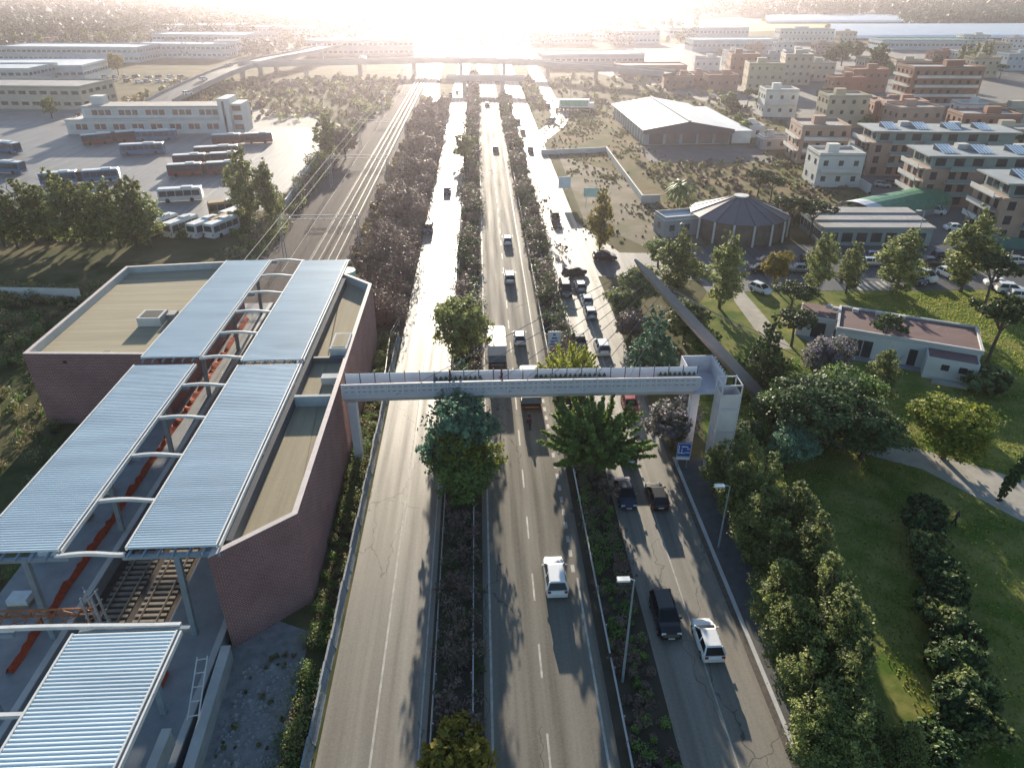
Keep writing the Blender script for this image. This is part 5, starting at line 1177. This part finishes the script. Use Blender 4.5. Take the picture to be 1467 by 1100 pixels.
for (x_, y_) in ((-9.5, 3.5), (-8.6, 3.0), (-6.0, 3.6), (-3.0, 3.9), (0, 3.8)): sb_('roof_unit', x_, x_ + .8, y_ - .3, y_ + .3, 3.61, 4.1, conc_light)
# --- round pavilion
x, y = G(1063, 352); y += 8.5; x += 1.5
t = thing('round_pavilion', 'round twelve sided pavilion with dark conical roof and white columns', 'pavilion', (x, y, 0))
n = 16; r0, r1 = 9.8, 9.0
mb = MB()
for i in range(n):
    a, b = 2 * math.pi * i / n, 2 * math.pi * (i + 1) / n
    fm = M('pavilion_roof', (.125, .115, .13), .55, .12, .4)
    MB().add([(r0 * math.cos(a), r0 * math.sin(a), 4.2), (r0 * math.cos(b), r0 * math.sin(b), 4.2), (1.3 * math.cos(b), 1.3 * math.sin(b), 7.3), (1.3 * math.cos(a), 1.3 * math.sin(a), 7.3)], [(0, 1, 2, 3)]).build('roof_segment', fm, t)
    MB().beam((r0 * math.cos(a), r0 * math.sin(a), 4.24), (1.3 * math.cos(a), 1.3 * math.sin(a), 7.34), .12).build('roof_rib', M('roof_rib', (.07, .065, .075), .5, 0), t)
    MB().beam((r0 * 1.0 * math.cos(a), r0 * math.sin(a), 0), (r0 * .99 * math.cos(a), r0 * .99 * math.sin(a), 4.2), .32).build('column', W_['white'], t)
    MB().add([(r1 * math.cos(a), r1 * math.sin(a), 0), (r1 * math.cos(b), r1 * math.sin(b), 0), (r1 * math.cos(b), r1 * math.sin(b), 4.1), (r1 * math.cos(a), r1 * math.sin(a), 4.1)], [(0, 1, 2, 3)]).build('wall_panel', M('pavilion_glazing', (.16, .13, .10), .4, .3, .8), t)
MB().tube([(0, 0, 7.3), (0, 0, 7.55)], 1.45, 16).build('roof_cap', conc_light, t)
hp(985, 332, R(12), 13, 5, 3.4, 'grey', rf_pale, 'low shed with pale sloping roof behind the round pavilion', 'shed', 'shed', clutter=False)
# --- flat roofed hall and green barrel roof
x, y = G(1255, 350); t = thing('flat_roofed_hall', 'low grey hall with three stepped flat roof bands beside the car park', 'hall', (x - 1, y + 5, 0), R(-3))
MB().box(-10, 11, -6, 6, 0, 3.4).build('wall', W_['green'], t)
for k in range(3): MB().box(-10.3 + k * .0, 11.3, -6.2 + k * 4.1, -2.3 + k * 4.1, 3.41 + k * .25, 3.75 + k * .25).build('roof_band', rf_flat, t)
for k in range(6): MB().box(-10.05, -9.98 - .04, -5.2 + k * 1.9, -3.9 + k * 1.9, 1, 2.6).build('window', win_m, t)
for k in range(7): MB().box(-9 + k * 2.8, -7 + k * 2.8, -6.06, -6.01, .8, 2.6).build('window', win_m, t)
x, y = G(1275, 308); t = thing('barrel_roof_hall', 'long curved green barrel roof behind the flat roofed hall', 'hall', (x + 1, y + 1, 0), R(-63))
n = 10; Lb = 13
for k in range(13):
    y0 = -Lb + k * 2 * Lb / 13; y1 = y0 + 2 * Lb / 13 - .12; mb = MB()
    pts = [(-5.2 * math.cos(math.pi * i / n), 1.6 + 2.6 * math.sin(math.pi * i / n)) for i in range(n + 1)]
    mb.add([(px_, y0, z_) for px_, z_ in pts] + [(px_, y1, z_) for px_, z_ in pts], [(i, i + 1, n + 2 + i, n + 1 + i) for i in range(n)]); mb.build('roof_bay', rf_green if k not in (0, 1) else rf_pale, t)
MB().box(-5.0, 5.0, -Lb, Lb - .2, 0, 1.6).build('wall', W_['grey'], t)
x, y = G(1325, 300); t = thing('market_tent', 'small green and red canopy tent beside the white van', 'tent', (x, y, 0), R(20))
MB().add([(-2, -1.6, 2.3), (2, -1.6, 2.3), (2, 1.6, 2.3), (-2, 1.6, 2.3), (0, 0, 3.3)], [(0, 1, 4), (1, 2, 4), (2, 3, 4), (3, 0, 4)]).build('canopy', M('tent_green', (.05, .38, .16), .6, .1, 1), t)
for sx in (-1.9, 1.9):
    for sy in (-1.5, 1.5): MB().beam((sx, sy, 0), (sx, sy, 2.3), .08).build('pole', galv, t)
# --- long hall with pale ribbed roof
t = thing('long_hall', 'long industrial hall with shallow gabled pale ribbed roof on the dry field', 'hall', (64, 252, 0), R(1))
MB().box(-13.5, 13.5, -25, 26, 0, 4.4).build('wall', W_['grey'], t)
for k in range(16):
    y0 = -26 + k * 3.3
    for s in (-1, 1): MB().add([(s * 14.4, y0, 4.6), (0, y0, 7.0), (0, y0 + 3.15, 7.0), (s * 14.4, y0 + 3.15, 4.6)], [(0, 1, 2, 3)]).build('roof_panel', rf_pale, t)
MB().box(-.4, .4, -26, 26.5, 6.95, 7.3).build('ridge', conc_light, t); MB().add([(-14.3, -26.1, 3.4), (14.3, -26.1, 3.4), (14.3, -26.1, 4.6), (0, -26.1, 7.0), (-14.3, -26.1, 4.6)], [(0, 1, 2, 3, 4)]).build('gable', M('dark_gable', (.10, .085, .095), .7, .15, .5), t)
for k in range(5): MB().box(-12 + k * 5.2, -7.6 + k * 5.2, -25.1, -25.02, .3, 3.2).build('doorway', M('door_dark', (.13, .10, .10), .6, .2, .4), t)
for k in range(12): MB().box(-13.75, -13.55, -24 + k * 4, -23.3 + k * 4, 0, 4.4).build('pilaster', W_['white'], t)
MB().box(14.5, 20.5, -24, 24, 0, 3.6).build('side_wing', W_['white'], t); MB().box(14.4, 20.7, -24.2, 24.2, 3.61, 3.8).build('wing_roof', rf_pale, t)
# --- walls round the lots
def wall(px0, px1, h, label, mat=conc_light, th=.3):
    a, b = Vector(G(*px0)), Vector(G(*px1)); d = b - a; t = thing('boundary_wall', label, 'wall', ((a.x + b.x) / 2, (a.y + b.y) / 2, 0), math.atan2(d.y, d.x)); l = d.length / 2
    n = max(2, int(l * 2 / 5))
    for i in range(n): MB().box(-l + i * 2 * l / n + .02, -l + (i + 1) * 2 * l / n - .02, -th / 2, th / 2, 0, h).build('wall_panel', mat, t)
    return t
wall((868, 218), (920, 290), 1.6, 'pale boundary wall along the dirt lot, running towards the junction'); wall((775, 222), (868, 218), 1.4, 'low boundary wall at the far side of the dirt lot'); wall((918, 291), (945, 290), 1.8, 'short wall stub at the corner of the dirt lot')
wall((1170, 230), (1245, 278), 2.2, 'white wall between the dry field and the apartment yard', W_['white']); wall((0, 428), (118, 430), 2.0, 'white construction fence with dark frame left of the brick hall', W_['white'], .1)
wall((410, 296), (466, 214), 1.6, 'concrete retaining wall along the rail side of the bus yard', conc_light, .35); wall((1385, 352), (1467, 358), 2.2, 'green fence along the right edge behind the car park', M('green_fence', (.06, .16, .14), .6, .1, 1), .1)
wall((965, 320), (1165, 320), 2.0, 'dark hedge wall behind the round pavilion', M('hedge_face', (.03, .045, .018), 1, .4, 2, .8), 1.4)
# --- apartment blocks with solar panels
sol_m = M('solar_panel_glare', (.85, .85, .84), .28, .03, 1, spec=1.0)  # sun glare on the panels put into a white base colour
def apartments(px, py, label, L_=34, rz=-8, nsol=4):
    x, y = G(px, py); t = thing('apartment_block', label, 'apartment block', (x, y, 0), R(rz)); b = 5.5; fl = 4; fh = 2.75
    MB().box(0, L_, 0, 2 * b, 0, 8.4).build('wall', W_['pink'], t); MB().box(1.2, L_ - .6, .8, 2 * b - .8, 8.41, 11.0).build('penthouse', W_['green'], t); MB().box(-.4, L_ + .3, -.5, 2 * b + .4, 11.01, 11.3).build('roof', M('apartment_roof', (.27, .30, .31), .8, .15, .3), t)
    for f in range(1, 4):
        z = f * fh
        for x0 in (4.6, 12.5, 20.5, 28):
            MB().box(x0, x0 + 5.4, -1.3, -.01, z - .1, z + .08).build('balcony_slab', conc_light, t); MB().box(x0, x0 + 5.4, -1.35, -1.22, z + .081, z + .95).build('balcony_rail', W_['green'], t)
        MB().box(-1.5, -.01, 1, 2 * b - 1, z - .1, z + .08).build('balcony_slab', conc_light, t); MB().box(-1.55, -1.42, 1, 2 * b - 1, z + .081, z + .95).build('balcony_rail', W_['white'], t)
    for f in range(3):
        z = f * fh + .4
        for x0 in (1.2, 5.2, 7.8, 13, 15.6, 21, 23.6, 28.6, 31):
            o = link('window', wmesh(1.4, 1.7), None, t); o.location = (x0 + .7, -.02, z + 1.0)
        for y0 in (2, 5, 8): o = link('window', wmesh(1.4, 1.7), None, t); o.location = (-.02, y0, z + 1.0); o.rotation_euler = (0, 0, R(-90))
    for x0 in (2, 6, 10, 15, 19, 24, 29): o = link('window', wmesh(2.2, 1.6), None, t); o.location = (x0 + 1.1, .79, 9.7)
    for y0 in (2.5, 6, 8.5): o = link('window', wmesh(1.8, 1.6), None, t); o.location = (1.18, y0, 9.7); o.rotation_euler = (0, 0, R(-90))
    for k in range(nsol):
        x0 = 3.4 + k * (L_ - 5) / nsol
        for j in range(5): MB().add([(x0 + j * .68, 1.6, 11.5), (x0 + j * .68 + .5, 1.6, 11.5), (x0 + j * .68 + .5, 6.6, 12.5), (x0 + j * .68, 6.6, 12.5)], [(0, 1, 2, 3)]).build('solar_panel', sol_m, t)
        MB().box(x0, x0 + 3.3, 6.65, 6.8, 11.3, 12.45).build('panel_frame', galv, t)
    for x0 in (9, 22): MB().box(x0, x0 + 2.5, 7, 9, 11.31, 12.4).build('stair_head', conc_light, t)
apartments(1238, 252, 'salmon and grey apartment block with solar panels, farthest of three', 36, -6, 4)
apartments(1312, 296, 'salmon and grey apartment block with solar panels, middle of three', 36, -6, 4)
apartments(1418, 345, 'salmon and grey apartment block with solar panels, nearest at the right edge', 30, -6, 3)
# --- bus depot office building
x, y = G(215, 193); t = thing('depot_office', 'long white two storey office building with ribbon windows and stair tower at the bus yard', 'office building', (x, y + 7, 0), R(-1))
def ob(nm, x0, x1, y0, y1, z0, z1, m): return MB().box(x0, x1, y0, y1, z0, z1).build(nm, m, t)
ob('lower_floor', -27, 24, -6, 6, 0, 4.2, W_['white']); ob('upper_floor', -22, 24, -3.5, 6, 4.21, 8.0, W_['white']); ob('roof', -22.2, 24.2, -3.7, 6.2, 8.01, 8.4, rf_flat); ob('terrace', -27.2, 24, -6.3, -3.51, 4.21, 4.7, conc_light)
for k in range(24): ob('window', -26 + k * 2.05, -24.3 + k * 2.05, -6.06, -6.01, 1.5, 3.2, win_red if k % 3 else win_fr); 
for k in range(20): ob('window', -21 + k * 2.2, -19.2 + k * 2.2, -3.56, -3.51, 5.6, 7.2, win_red if k % 4 else win_fr)
ob('stair_tower', 24.1, 27.5, -7, 3, 0, 11.0, W_['white']); ob('tower_slit', 25.4, 26.2, -7.06, -7.01, .5, 10.2, win_m); ob('end_block', 27.6, 31, -5, 4, 0, 9.2, W_['white'])
for k in range(3): ob('window', 28, 30.8, -5.06, -5.01, 1.2 + k * 2.9, 2.8 + k * 2.9, win_red)
ob('plant_room', -20, -16, 0, 4, 8.41, 11, W_['white'])
hp(45, 150, R(-6), 60, 24, 8, 'cream', M('stripy_roof', (.24, .24, .25), .8, .25, .35, stretch=(1, .1, 1)), 'long cream factory with striped roof behind the office building', 'factory', 'factory', floors=2, cols=14, ww=2.8, wh=1.3, clutter=False)
# --- sheds and factories left, towards the horizon
k = 0
for px, py, w_, d, h, wl, rf, lab in ((60, 112, 60, 40, 7, 'blue', rf_pale, 'pale blue factory shed behind the cream factory'), (10, 122, 40, 26, 8, 'blue', rf_pale, 'pale blue factory block at the left edge'), (120, 86, 90, 30, 8, 'blue', rf_pale, 'long pale factory with white roof behind the lone tree'),
    (270, 82, 62, 22, 8, 'blue', rf_pale, 'pale blue warehouse with white roof left of the viaduct ramp'), (300, 68, 70, 30, 9, 'blue', rf_pale, 'white roofed warehouse behind the pale blue one'), (290, 52, 80, 30, 9, 'white', rf_pale, 'long white roofed warehouse in the middle distance'),
    (330, 80, 14, 16, 9, 'white', rf_flat, 'white three storey block beside the viaduct'), (400, 55, 60, 26, 9, 'grey', rf_pale, 'warehouse in the glare left of the motorway'), (520, 78, 70, 26, 9, 'grey', rf_pale, 'mauve warehouse beyond the viaduct left of the rails'),
    (30, 68, 50, 16, 6, 'brick', rf_red, 'low red brick block among the trees at the left'), (200, 20, 60, 24, 8, 'white', rf_pale, 'distant pale shed among the pines'), (470, 40, 80, 30, 9, 'white', rf_pale, 'distant white warehouse in the sun glare'), (560, 45, 60, 25, 8, 'white', rf_pale, 'distant warehouse beside the rails'),
    (860, 55, 45, 24, 8, 'white', rf_pale, 'white warehouse right of the motorway in the glare'), (800, 62, 50, 22, 8, 'grey', rf_pale, 'grey warehouse right of the motorway'), (905, 62, 40, 18, 9, 'blue', rf_pale, 'pale office block near the yellow field'), (845, 92, 60, 26, 6, 'grey', rf_pale, 'low grey warehouse by the viaduct on the right'), (930, 108, 36, 16, 5, 'brick', rf_flat, 'low red brick depot below the viaduct'),
    (1010, 52, 70, 26, 7, 'blue', rf_pale, 'pale blue shed before the yellow field'), (1045, 72, 60, 24, 7, 'blue', rf_pale, 'white roofed shed in the town'), (1330, 70, 80, 24, 6, 'blue', rf_green, 'long low teal roofed shed in the town')):
    hp(px, py, R(rng.uniform(-8, 4)), w_, d, h, wl, rf, lab, 'warehouse', 'warehouse', 'industrial sheds', floors=1 if h < 8 else 2, ww=2.4, wh=1.2, clutter=False, sides=(0, 1, 3)); k += 1
# --- the town: houses placed one by one
for px, py, w_, d, h, wl, rf, lab, bal in (
    (1165, 228, 13, 12, 9.5, 'pink', rf_flat, 'salmon block of flats with roof terrace at the field edge', (0, 3)), (1188, 262, 11, 9, 7.5, 'white', rf_flat, 'white villa left of the apartment blocks', (0,)), (1200, 180, 14, 10, 10, 'yellow', rf_flat, 'yellowish house behind the salmon block', None),
    (1110, 165, 12, 10, 9, 'white', rf_flat, 'white house behind the umbrella pines', (0,)), (1090, 128, 16, 11, 11, 'yellow', rf_flat, 'cream corner house with flat roof and stair head', None), (1135, 120, 13, 12, 13, 'cream', rf_flat, 'tall cream block with blank wall', None), (1060, 115, 14, 12, 12, 'brick', rf_flat, 'orange brick block at the left of the town', None),
    (1165, 115, 16, 10, 8, 'cream', rf_flat, 'cream house with wide roof terrace', None), (1205, 140, 13, 10, 8, 'brick', rf_red, 'red brick house behind the umbrella pine', None), (1235, 130, 16, 12, 9, 'brick', rf_red, 'red tiled house in the middle of the town', None), (1330, 160, 26, 14, 16, 'brick', rf_flat, 'tall orange brick apartment house with balconies', (0, 3)),
    (1265, 175, 12, 10, 7, 'brick', rf_flat, 'brick house with washing on the terrace', None), (1300, 190, 15, 10, 8, 'pink', rf_flat, 'salmon house with small roof room behind the apartments', None), (1285, 180, 14, 10, 8, 'brick', rf_flat, 'brick house right of the terrace house', None), (1400, 195, 18, 11, 7, 'brick', rf_flat, 'low orange brick building at the right', None), (1380, 178, 9, 8, 7, 'white', rf_flat, 'small white house beside the tall brick apartment house', None),
    (1440, 175, 20, 10, 5, 'cream', rf_red, 'low house at the right edge', None), (1445, 215, 16, 9, 6, 'cream', rf_flat, 'grey cream house behind the apartments at the right edge', None), (1400, 110, 14, 10, 9, 'yellow', rf_red, 'yellow house among pines', None), (1150, 60, 44, 14, 9, 'white', rf_flat, 'large white curved hotel like building with balconies', (0,)),
    (1050, 95, 12, 9, 8, 'white', rf_red, 'white house at the left of the town', None), (1100, 98, 14, 9, 7, 'grey', rf_flat, 'grey house in the town centre', None), (1140, 92, 16, 10, 7, 'blue', rf_red, 'pale house with tiled roof near the dark trees', None), (1010, 100, 14, 9, 6, 'white', rf_flat, 'white house by the street at the left of the town', None), (1030, 128, 14, 10, 6, 'brick', rf_red, 'low brick house by the street', None),
    (1180, 80, 16, 10, 7, 'pink', rf_red, 'salmon house near the dark grove', None), (1300, 105, 18, 10, 6, 'cream', rf_red, 'tiled house behind the dark grove', None), (1380, 92, 15, 10, 7, 'white', rf_red, 'white tiled house by the poplars', None), (1420, 80, 18, 10, 7, 'cream', rf_red, 'cream tiled house at the upper right', None), (1450, 100, 16, 12, 8, 'blue', rf_flat, 'pale blue block at the right edge', None), (1450, 70, 14, 9, 7, 'white', rf_red, 'white house at the far right', None),
    (1390, 68, 20, 10, 8, 'white', rf_flat, 'white block before the greenhouses', None), (1250, 100, 16, 10, 6, 'cream', rf_red, 'low tiled house between the groves', None), (1070, 195, 9, 6, 3, 'white', rf_pale, 'small white shed by the field wall', None), (1105, 212, 8, 5, 3, 'grey', rf_pale, 'small grey shed by the field wall', None), (1225, 165, 12, 9, 6, 'yellow', rf_flat, 'low yellow house behind the apartments', None),
    (1080, 82, 12, 8, 7, 'pink', rf_red, 'salmon house far in the town', None), (1120, 78, 12, 8, 7, 'white', rf_red, 'white house far in the town', None), (1210, 60, 14, 9, 7, 'cream', rf_red, 'cream house far in the town', None), (1345, 90, 14, 9, 6, 'brick', rf_red, 'brick house far in the town', None), (1000, 122, 10, 8, 5, 'brick', rf_flat, 'low red house by the long hall', None), (970, 125, 14, 9, 5, 'brick', rf_flat, 'low red workshop left of the town', None)):
    hp(px, py, R(rng.uniform(-10, 2)), w_, d, h, wl, rf, lab, 'house', 'house', 'houses of the town', balcony=bal, sides=(0, 3))
# --- viaduct and ramps
via_m = M('viaduct_concrete', (.34, .32, .32), .8, .15, .1)
def viaduct(name, label, line_px, z, w_, piers, label2=None):
    ln = [G(px, py, zz) + (zz,) for px, py, zz in line_px]; c = ln[len(ln) // 2]
    t = thing(name, label, 'viaduct', (c[0], c[1], 0)); loc = [(x - c[0], y - c[1], zz) for x, y, zz in ln]
    mb = MB().strip(loc, -w_ / 2, w_ / 2, thick=1.3); mb.build('deck', via_m, t)
    MB().strip([(x, y, zz + .03) for x, y, zz in loc], -w_ / 2 + .6, w_ / 2 - .6).build('roadway', a_right, t)
    for s in (-1, 1): MB().strip([(x, y, zz + .95) for x, y, zz in loc], s * w_ / 2 - .15, s * w_ / 2 + .15, thick=1.0).build('parapet', via_m, t)
    for i in range(piers):
        q = (i + .5) / piers * (len(loc) - 1); a, b = Vector(loc[int(q)]), Vector(loc[min(len(loc) - 1, int(q) + 1)]); p = a.lerp(b, q - int(q))
        if p.z > 2.5: MB().box(p.x - 1, p.x + 1, p.y - 1, p.y + 1, 0, p.z - 1.3).build('pier', via_m, t)
viaduct('viaduct', 'concrete road viaduct crossing the motorway in the distance', [(340, 93, 7), (420, 90, 7), (520, 88, 7), (620, 86, 7), (700, 87, 7), (780, 90, 7), (870, 96, 7), (960, 105, 7)], 7, 10, 9)
viaduct('viaduct_ramp', 'curved viaduct ramp rising on the left towards the crossing viaduct', [(228, 146, 2.0), (255, 132, 3.5), (285, 118, 5), (315, 105, 6.3), (345, 94, 7.03), (385, 84, 7.2), (440, 74, 7.2), (500, 60, 6), (540, 48, 5)], 7, 11, 7)
viaduct('overbridge', 'small overbridge crossing the roads before the viaduct', [(640, 111, 6), (690, 111, 6), (750, 112, 6)], 6, 5, 2)
for k, (px, py) in enumerate(((267, 128), (291, 113), (329, 98), (415, 77), (520, 88))):
    x, y = G(px, py, 6); car(x, y, (35, 30, 30, 60, 90)[k], 'hatch', ('white', 'white', 'silver', 'white', 'white')[k], ('white car on the viaduct ramp, nearest', 'white car on the viaduct ramp, second', 'silver car where the ramp meets the viaduct', 'white car on the far part of the ramp', 'white car on the crossing viaduct')[k], 'cars on the viaduct', False, (4.0, 5.4, 6.8, 7.25, 7.05)[k])
# ================================================================ distance: groves, woods, greenhouses
L_far = leafmat('far_leaves', (.025, .05, .03), (.07, .10, .05), .3)
for px, py, h, lab, wd in ((1070, 158, 8, 'umbrella pine in the row before the cream houses, left', 1.1), (1092, 160, 9, 'umbrella pine in the row before the cream houses, middle', 1.2), (1118, 158, 8.5, 'umbrella pine in the row before the cream houses, right', 1.1), (1183, 160, 9, 'single flat umbrella pine before the white house', 1.0), (1045, 162, 6, 'small pine left of the umbrella pine row', 1.0), (1228, 165, 6, 'low wide pine before the red brick house', 1.4)):
    treep('pine', px, py, h, L_pine, lab, 'umbrella pines in the town', wd, None, 2200)
for px, py, h, lab in ((1255, 105, 15, 'big dark dome shaped pine in the town'), (1205, 95, 14, 'dark grove tree beside the white hotel'), (1188, 98, 13, 'dark grove tree left of the dome pine'), (1225, 90, 12, 'dark tree behind the grove')):
    treep('round', px, py, h, L_dark, lab, 'dark grove in the town', 1.1, None, 2200)
for k, px in enumerate((1372, 1382, 1392, 1403, 1412)): treep('poplar', px, 100 - k, 14, L_olive, 'pale green poplar in the row at the upper right, %s from the left' % ('first', 'second', 'third', 'fourth', 'fifth')[k], 'poplar row', .7, None, 2000)
for k in range(34):
    px, py = rng.uniform(1230, 1467), rng.uniform(92, 235)
    treep(rng.choice(('round', 'pine', 'round')), px, py, rng.uniform(4, 8), rng.choice((L_dark, L_pine, L_mid)), 'garden tree between the houses of the town', 'garden trees', 1.1, None, 1400)
for k in range(22):
    px, py = rng.uniform(990, 1230), rng.uniform(75, 200)
    treep(rng.choice(('round', 'shrub')), px, py, rng.uniform(3, 6), rng.choice((L_dark, L_olive, L_mid)), 'small garden tree on the left side of the town', 'garden trees left', 1.1, None, 1400)
for k, (px, py, h) in enumerate(((170, 108, 11), (100, 72, 13), (128, 74, 16), (150, 72, 13), (60, 72, 11), (25, 72, 11), (185, 70, 15), (205, 70, 13), (170, 66, 13), (75, 170, 8))):
    treep('poplar' if k in (1, 2, 6, 7) else 'round', px, py, h, L_olive if k else L_yellow, ('lone bushy tree behind the car lot', 'tall tree in the left grove', 'tallest tree in the left grove', 'tree in the left grove right of the tallest', 'tree at the left of the grove', 'tree at the left edge of the picture', 'tall slim tree right of the grove', 'second tall slim tree right of the grove', 'tree between the grove and the slim trees', 'yellow green tree in front of the cream factory')[k], 'trees of the left distance', 1.0, None, 2200)
for k in range(110):
    px, py = rng.uniform(-20, 430), rng.uniform(20, 66)
    treep('pine' if k % 3 else 'round', px, py, rng.uniform(9, 14), L_pine if k % 3 else L_far, 'stone pine in the distant pine wood on the left', 'distant pines', 1.25, None, 900)
def wood(name, label, fn, n, hmin, hmax, mat, nl=46):
    P_, N_, T_ = [], [], []
    for i in range(n):
        x, y = fn(); h = rng.uniform(hmin, hmax); r = h * rng.uniform(.25, .45); d = NR.normal(0, 1, (nl, 3)); d /= np.linalg.norm(d, axis=1)[:, None]
        P_.append(d * NR.uniform(.5, 1.05, nl)[:, None] * np.array([r, r, h * .45]) + np.array([x, y, h * .55])); N_.append(d + np.array([0, 0, .3])); T_.append(np.full(nl, rng.random()) + NR.normal(0, .15, nl))
    P_, N_, T_ = np.concatenate(P_), np.concatenate(N_), np.concatenate(T_)
    me = leaf_mesh(name, P_, N_, np.clip(np.hypot(P_[:, 0], P_[:, 1]) / 420, 1.2, 4.2), T_, mat, 1.3, .6); o = link(name, me); tag(o, label, 'wood', kind='stuff')
wood('far_wood', 'distant belt of woodland along the top right', lambda: (lambda px, py: G(px, py))(rng.uniform(930, 1500), rng.uniform(6, 26) if rng.random() < .7 else rng.uniform(2, 8)), 900, 12, 20, L_far)
wood('far_wood', 'second belt of trees beyond the greenhouses at the right', lambda: G(rng.uniform(1290, 1480), rng.uniform(24, 37)), 260, 9, 15, L_far)
wood('far_wood', 'distant woods on the left horizon', lambda: G(rng.uniform(-60, 560), 1 + 55 * rng.random() ** 1.5), 1300, 11, 18, L_far)
wood('far_wood', 'scattered trees in the hazy centre', lambda: G(rng.uniform(380, 1000), rng.uniform(3, 70)), 330, 6, 12, L_far)
wood('far_wood', 'trees scattered among the factories on the left', lambda: G(rng.uniform(-20, 480), rng.uniform(60, 84)), 150, 5, 10, L_far, 80)
gh = M('greenhouse_sheet', (.66, .68, .68), .35, .06, .02, spec=.5)
def greenhouses(px0, px1, py0, py1, rows, label):
    t = None
    for i in range(rows):
        q0 = py0 + (py1 - py0) * i / rows; q1 = py0 + (py1 - py0) * (i + .9) / rows
        (xa, ya), (xb, yb) = G(px0[0] + (px0[1] - px0[0]) * i / rows, q0), G(px1, q0); ye = G(px1, q1)[1]
        if t is None: t = thing('greenhouse_range', label, 'greenhouses', (xa, ya, 0)); o = (xa, ya)
        d = abs(ye - ya); n = 6; mb = MB(); pts = [(d * k / n, 1.2 + 2.4 * math.sin(math.pi * k / n)) for k in range(n + 1)]
        mb.add([(xa - o[0], ya - o[1] - u, z_) for u, z_ in pts] + [(xb - o[0], ya - o[1] - u, z_) for u, z_ in pts], [(k, k + 1, n + 2 + k, n + 1 + k) for k in range(n)]); mb.build('tunnel_roof', gh, t)
greenhouses((1090, 1090), 1305, 25, 34, 8, 'narrow range of white plastic greenhouses before the far wood')
greenhouses((1180, 1180), 1500, 39, 57, 14, 'broad range of white plastic greenhouses at the upper right')
# ---------------------------------------------------------------- haze: the air itself
hm = bpy.data.materials.new('haze_air'); hm.use_nodes = True; t = hm.node_tree
t.nodes.remove(t.nodes['Principled BSDF'])
pv = t.nodes.new('ShaderNodeVolumePrincipled'); pv.inputs['Color'].default_value = (.96, .885, .99, 1)
pv.inputs['Density'].default_value = HAZE_DENSITY; pv.inputs['Anisotropy'].default_value = .84
t.links.new(pv.outputs[0], t.nodes['Material Output'].inputs['Volume'])
hz = MB().box(-5500, 5500, -280, 7500, -1, 60).build('haze', hm); tag(hz, kind='stuff')
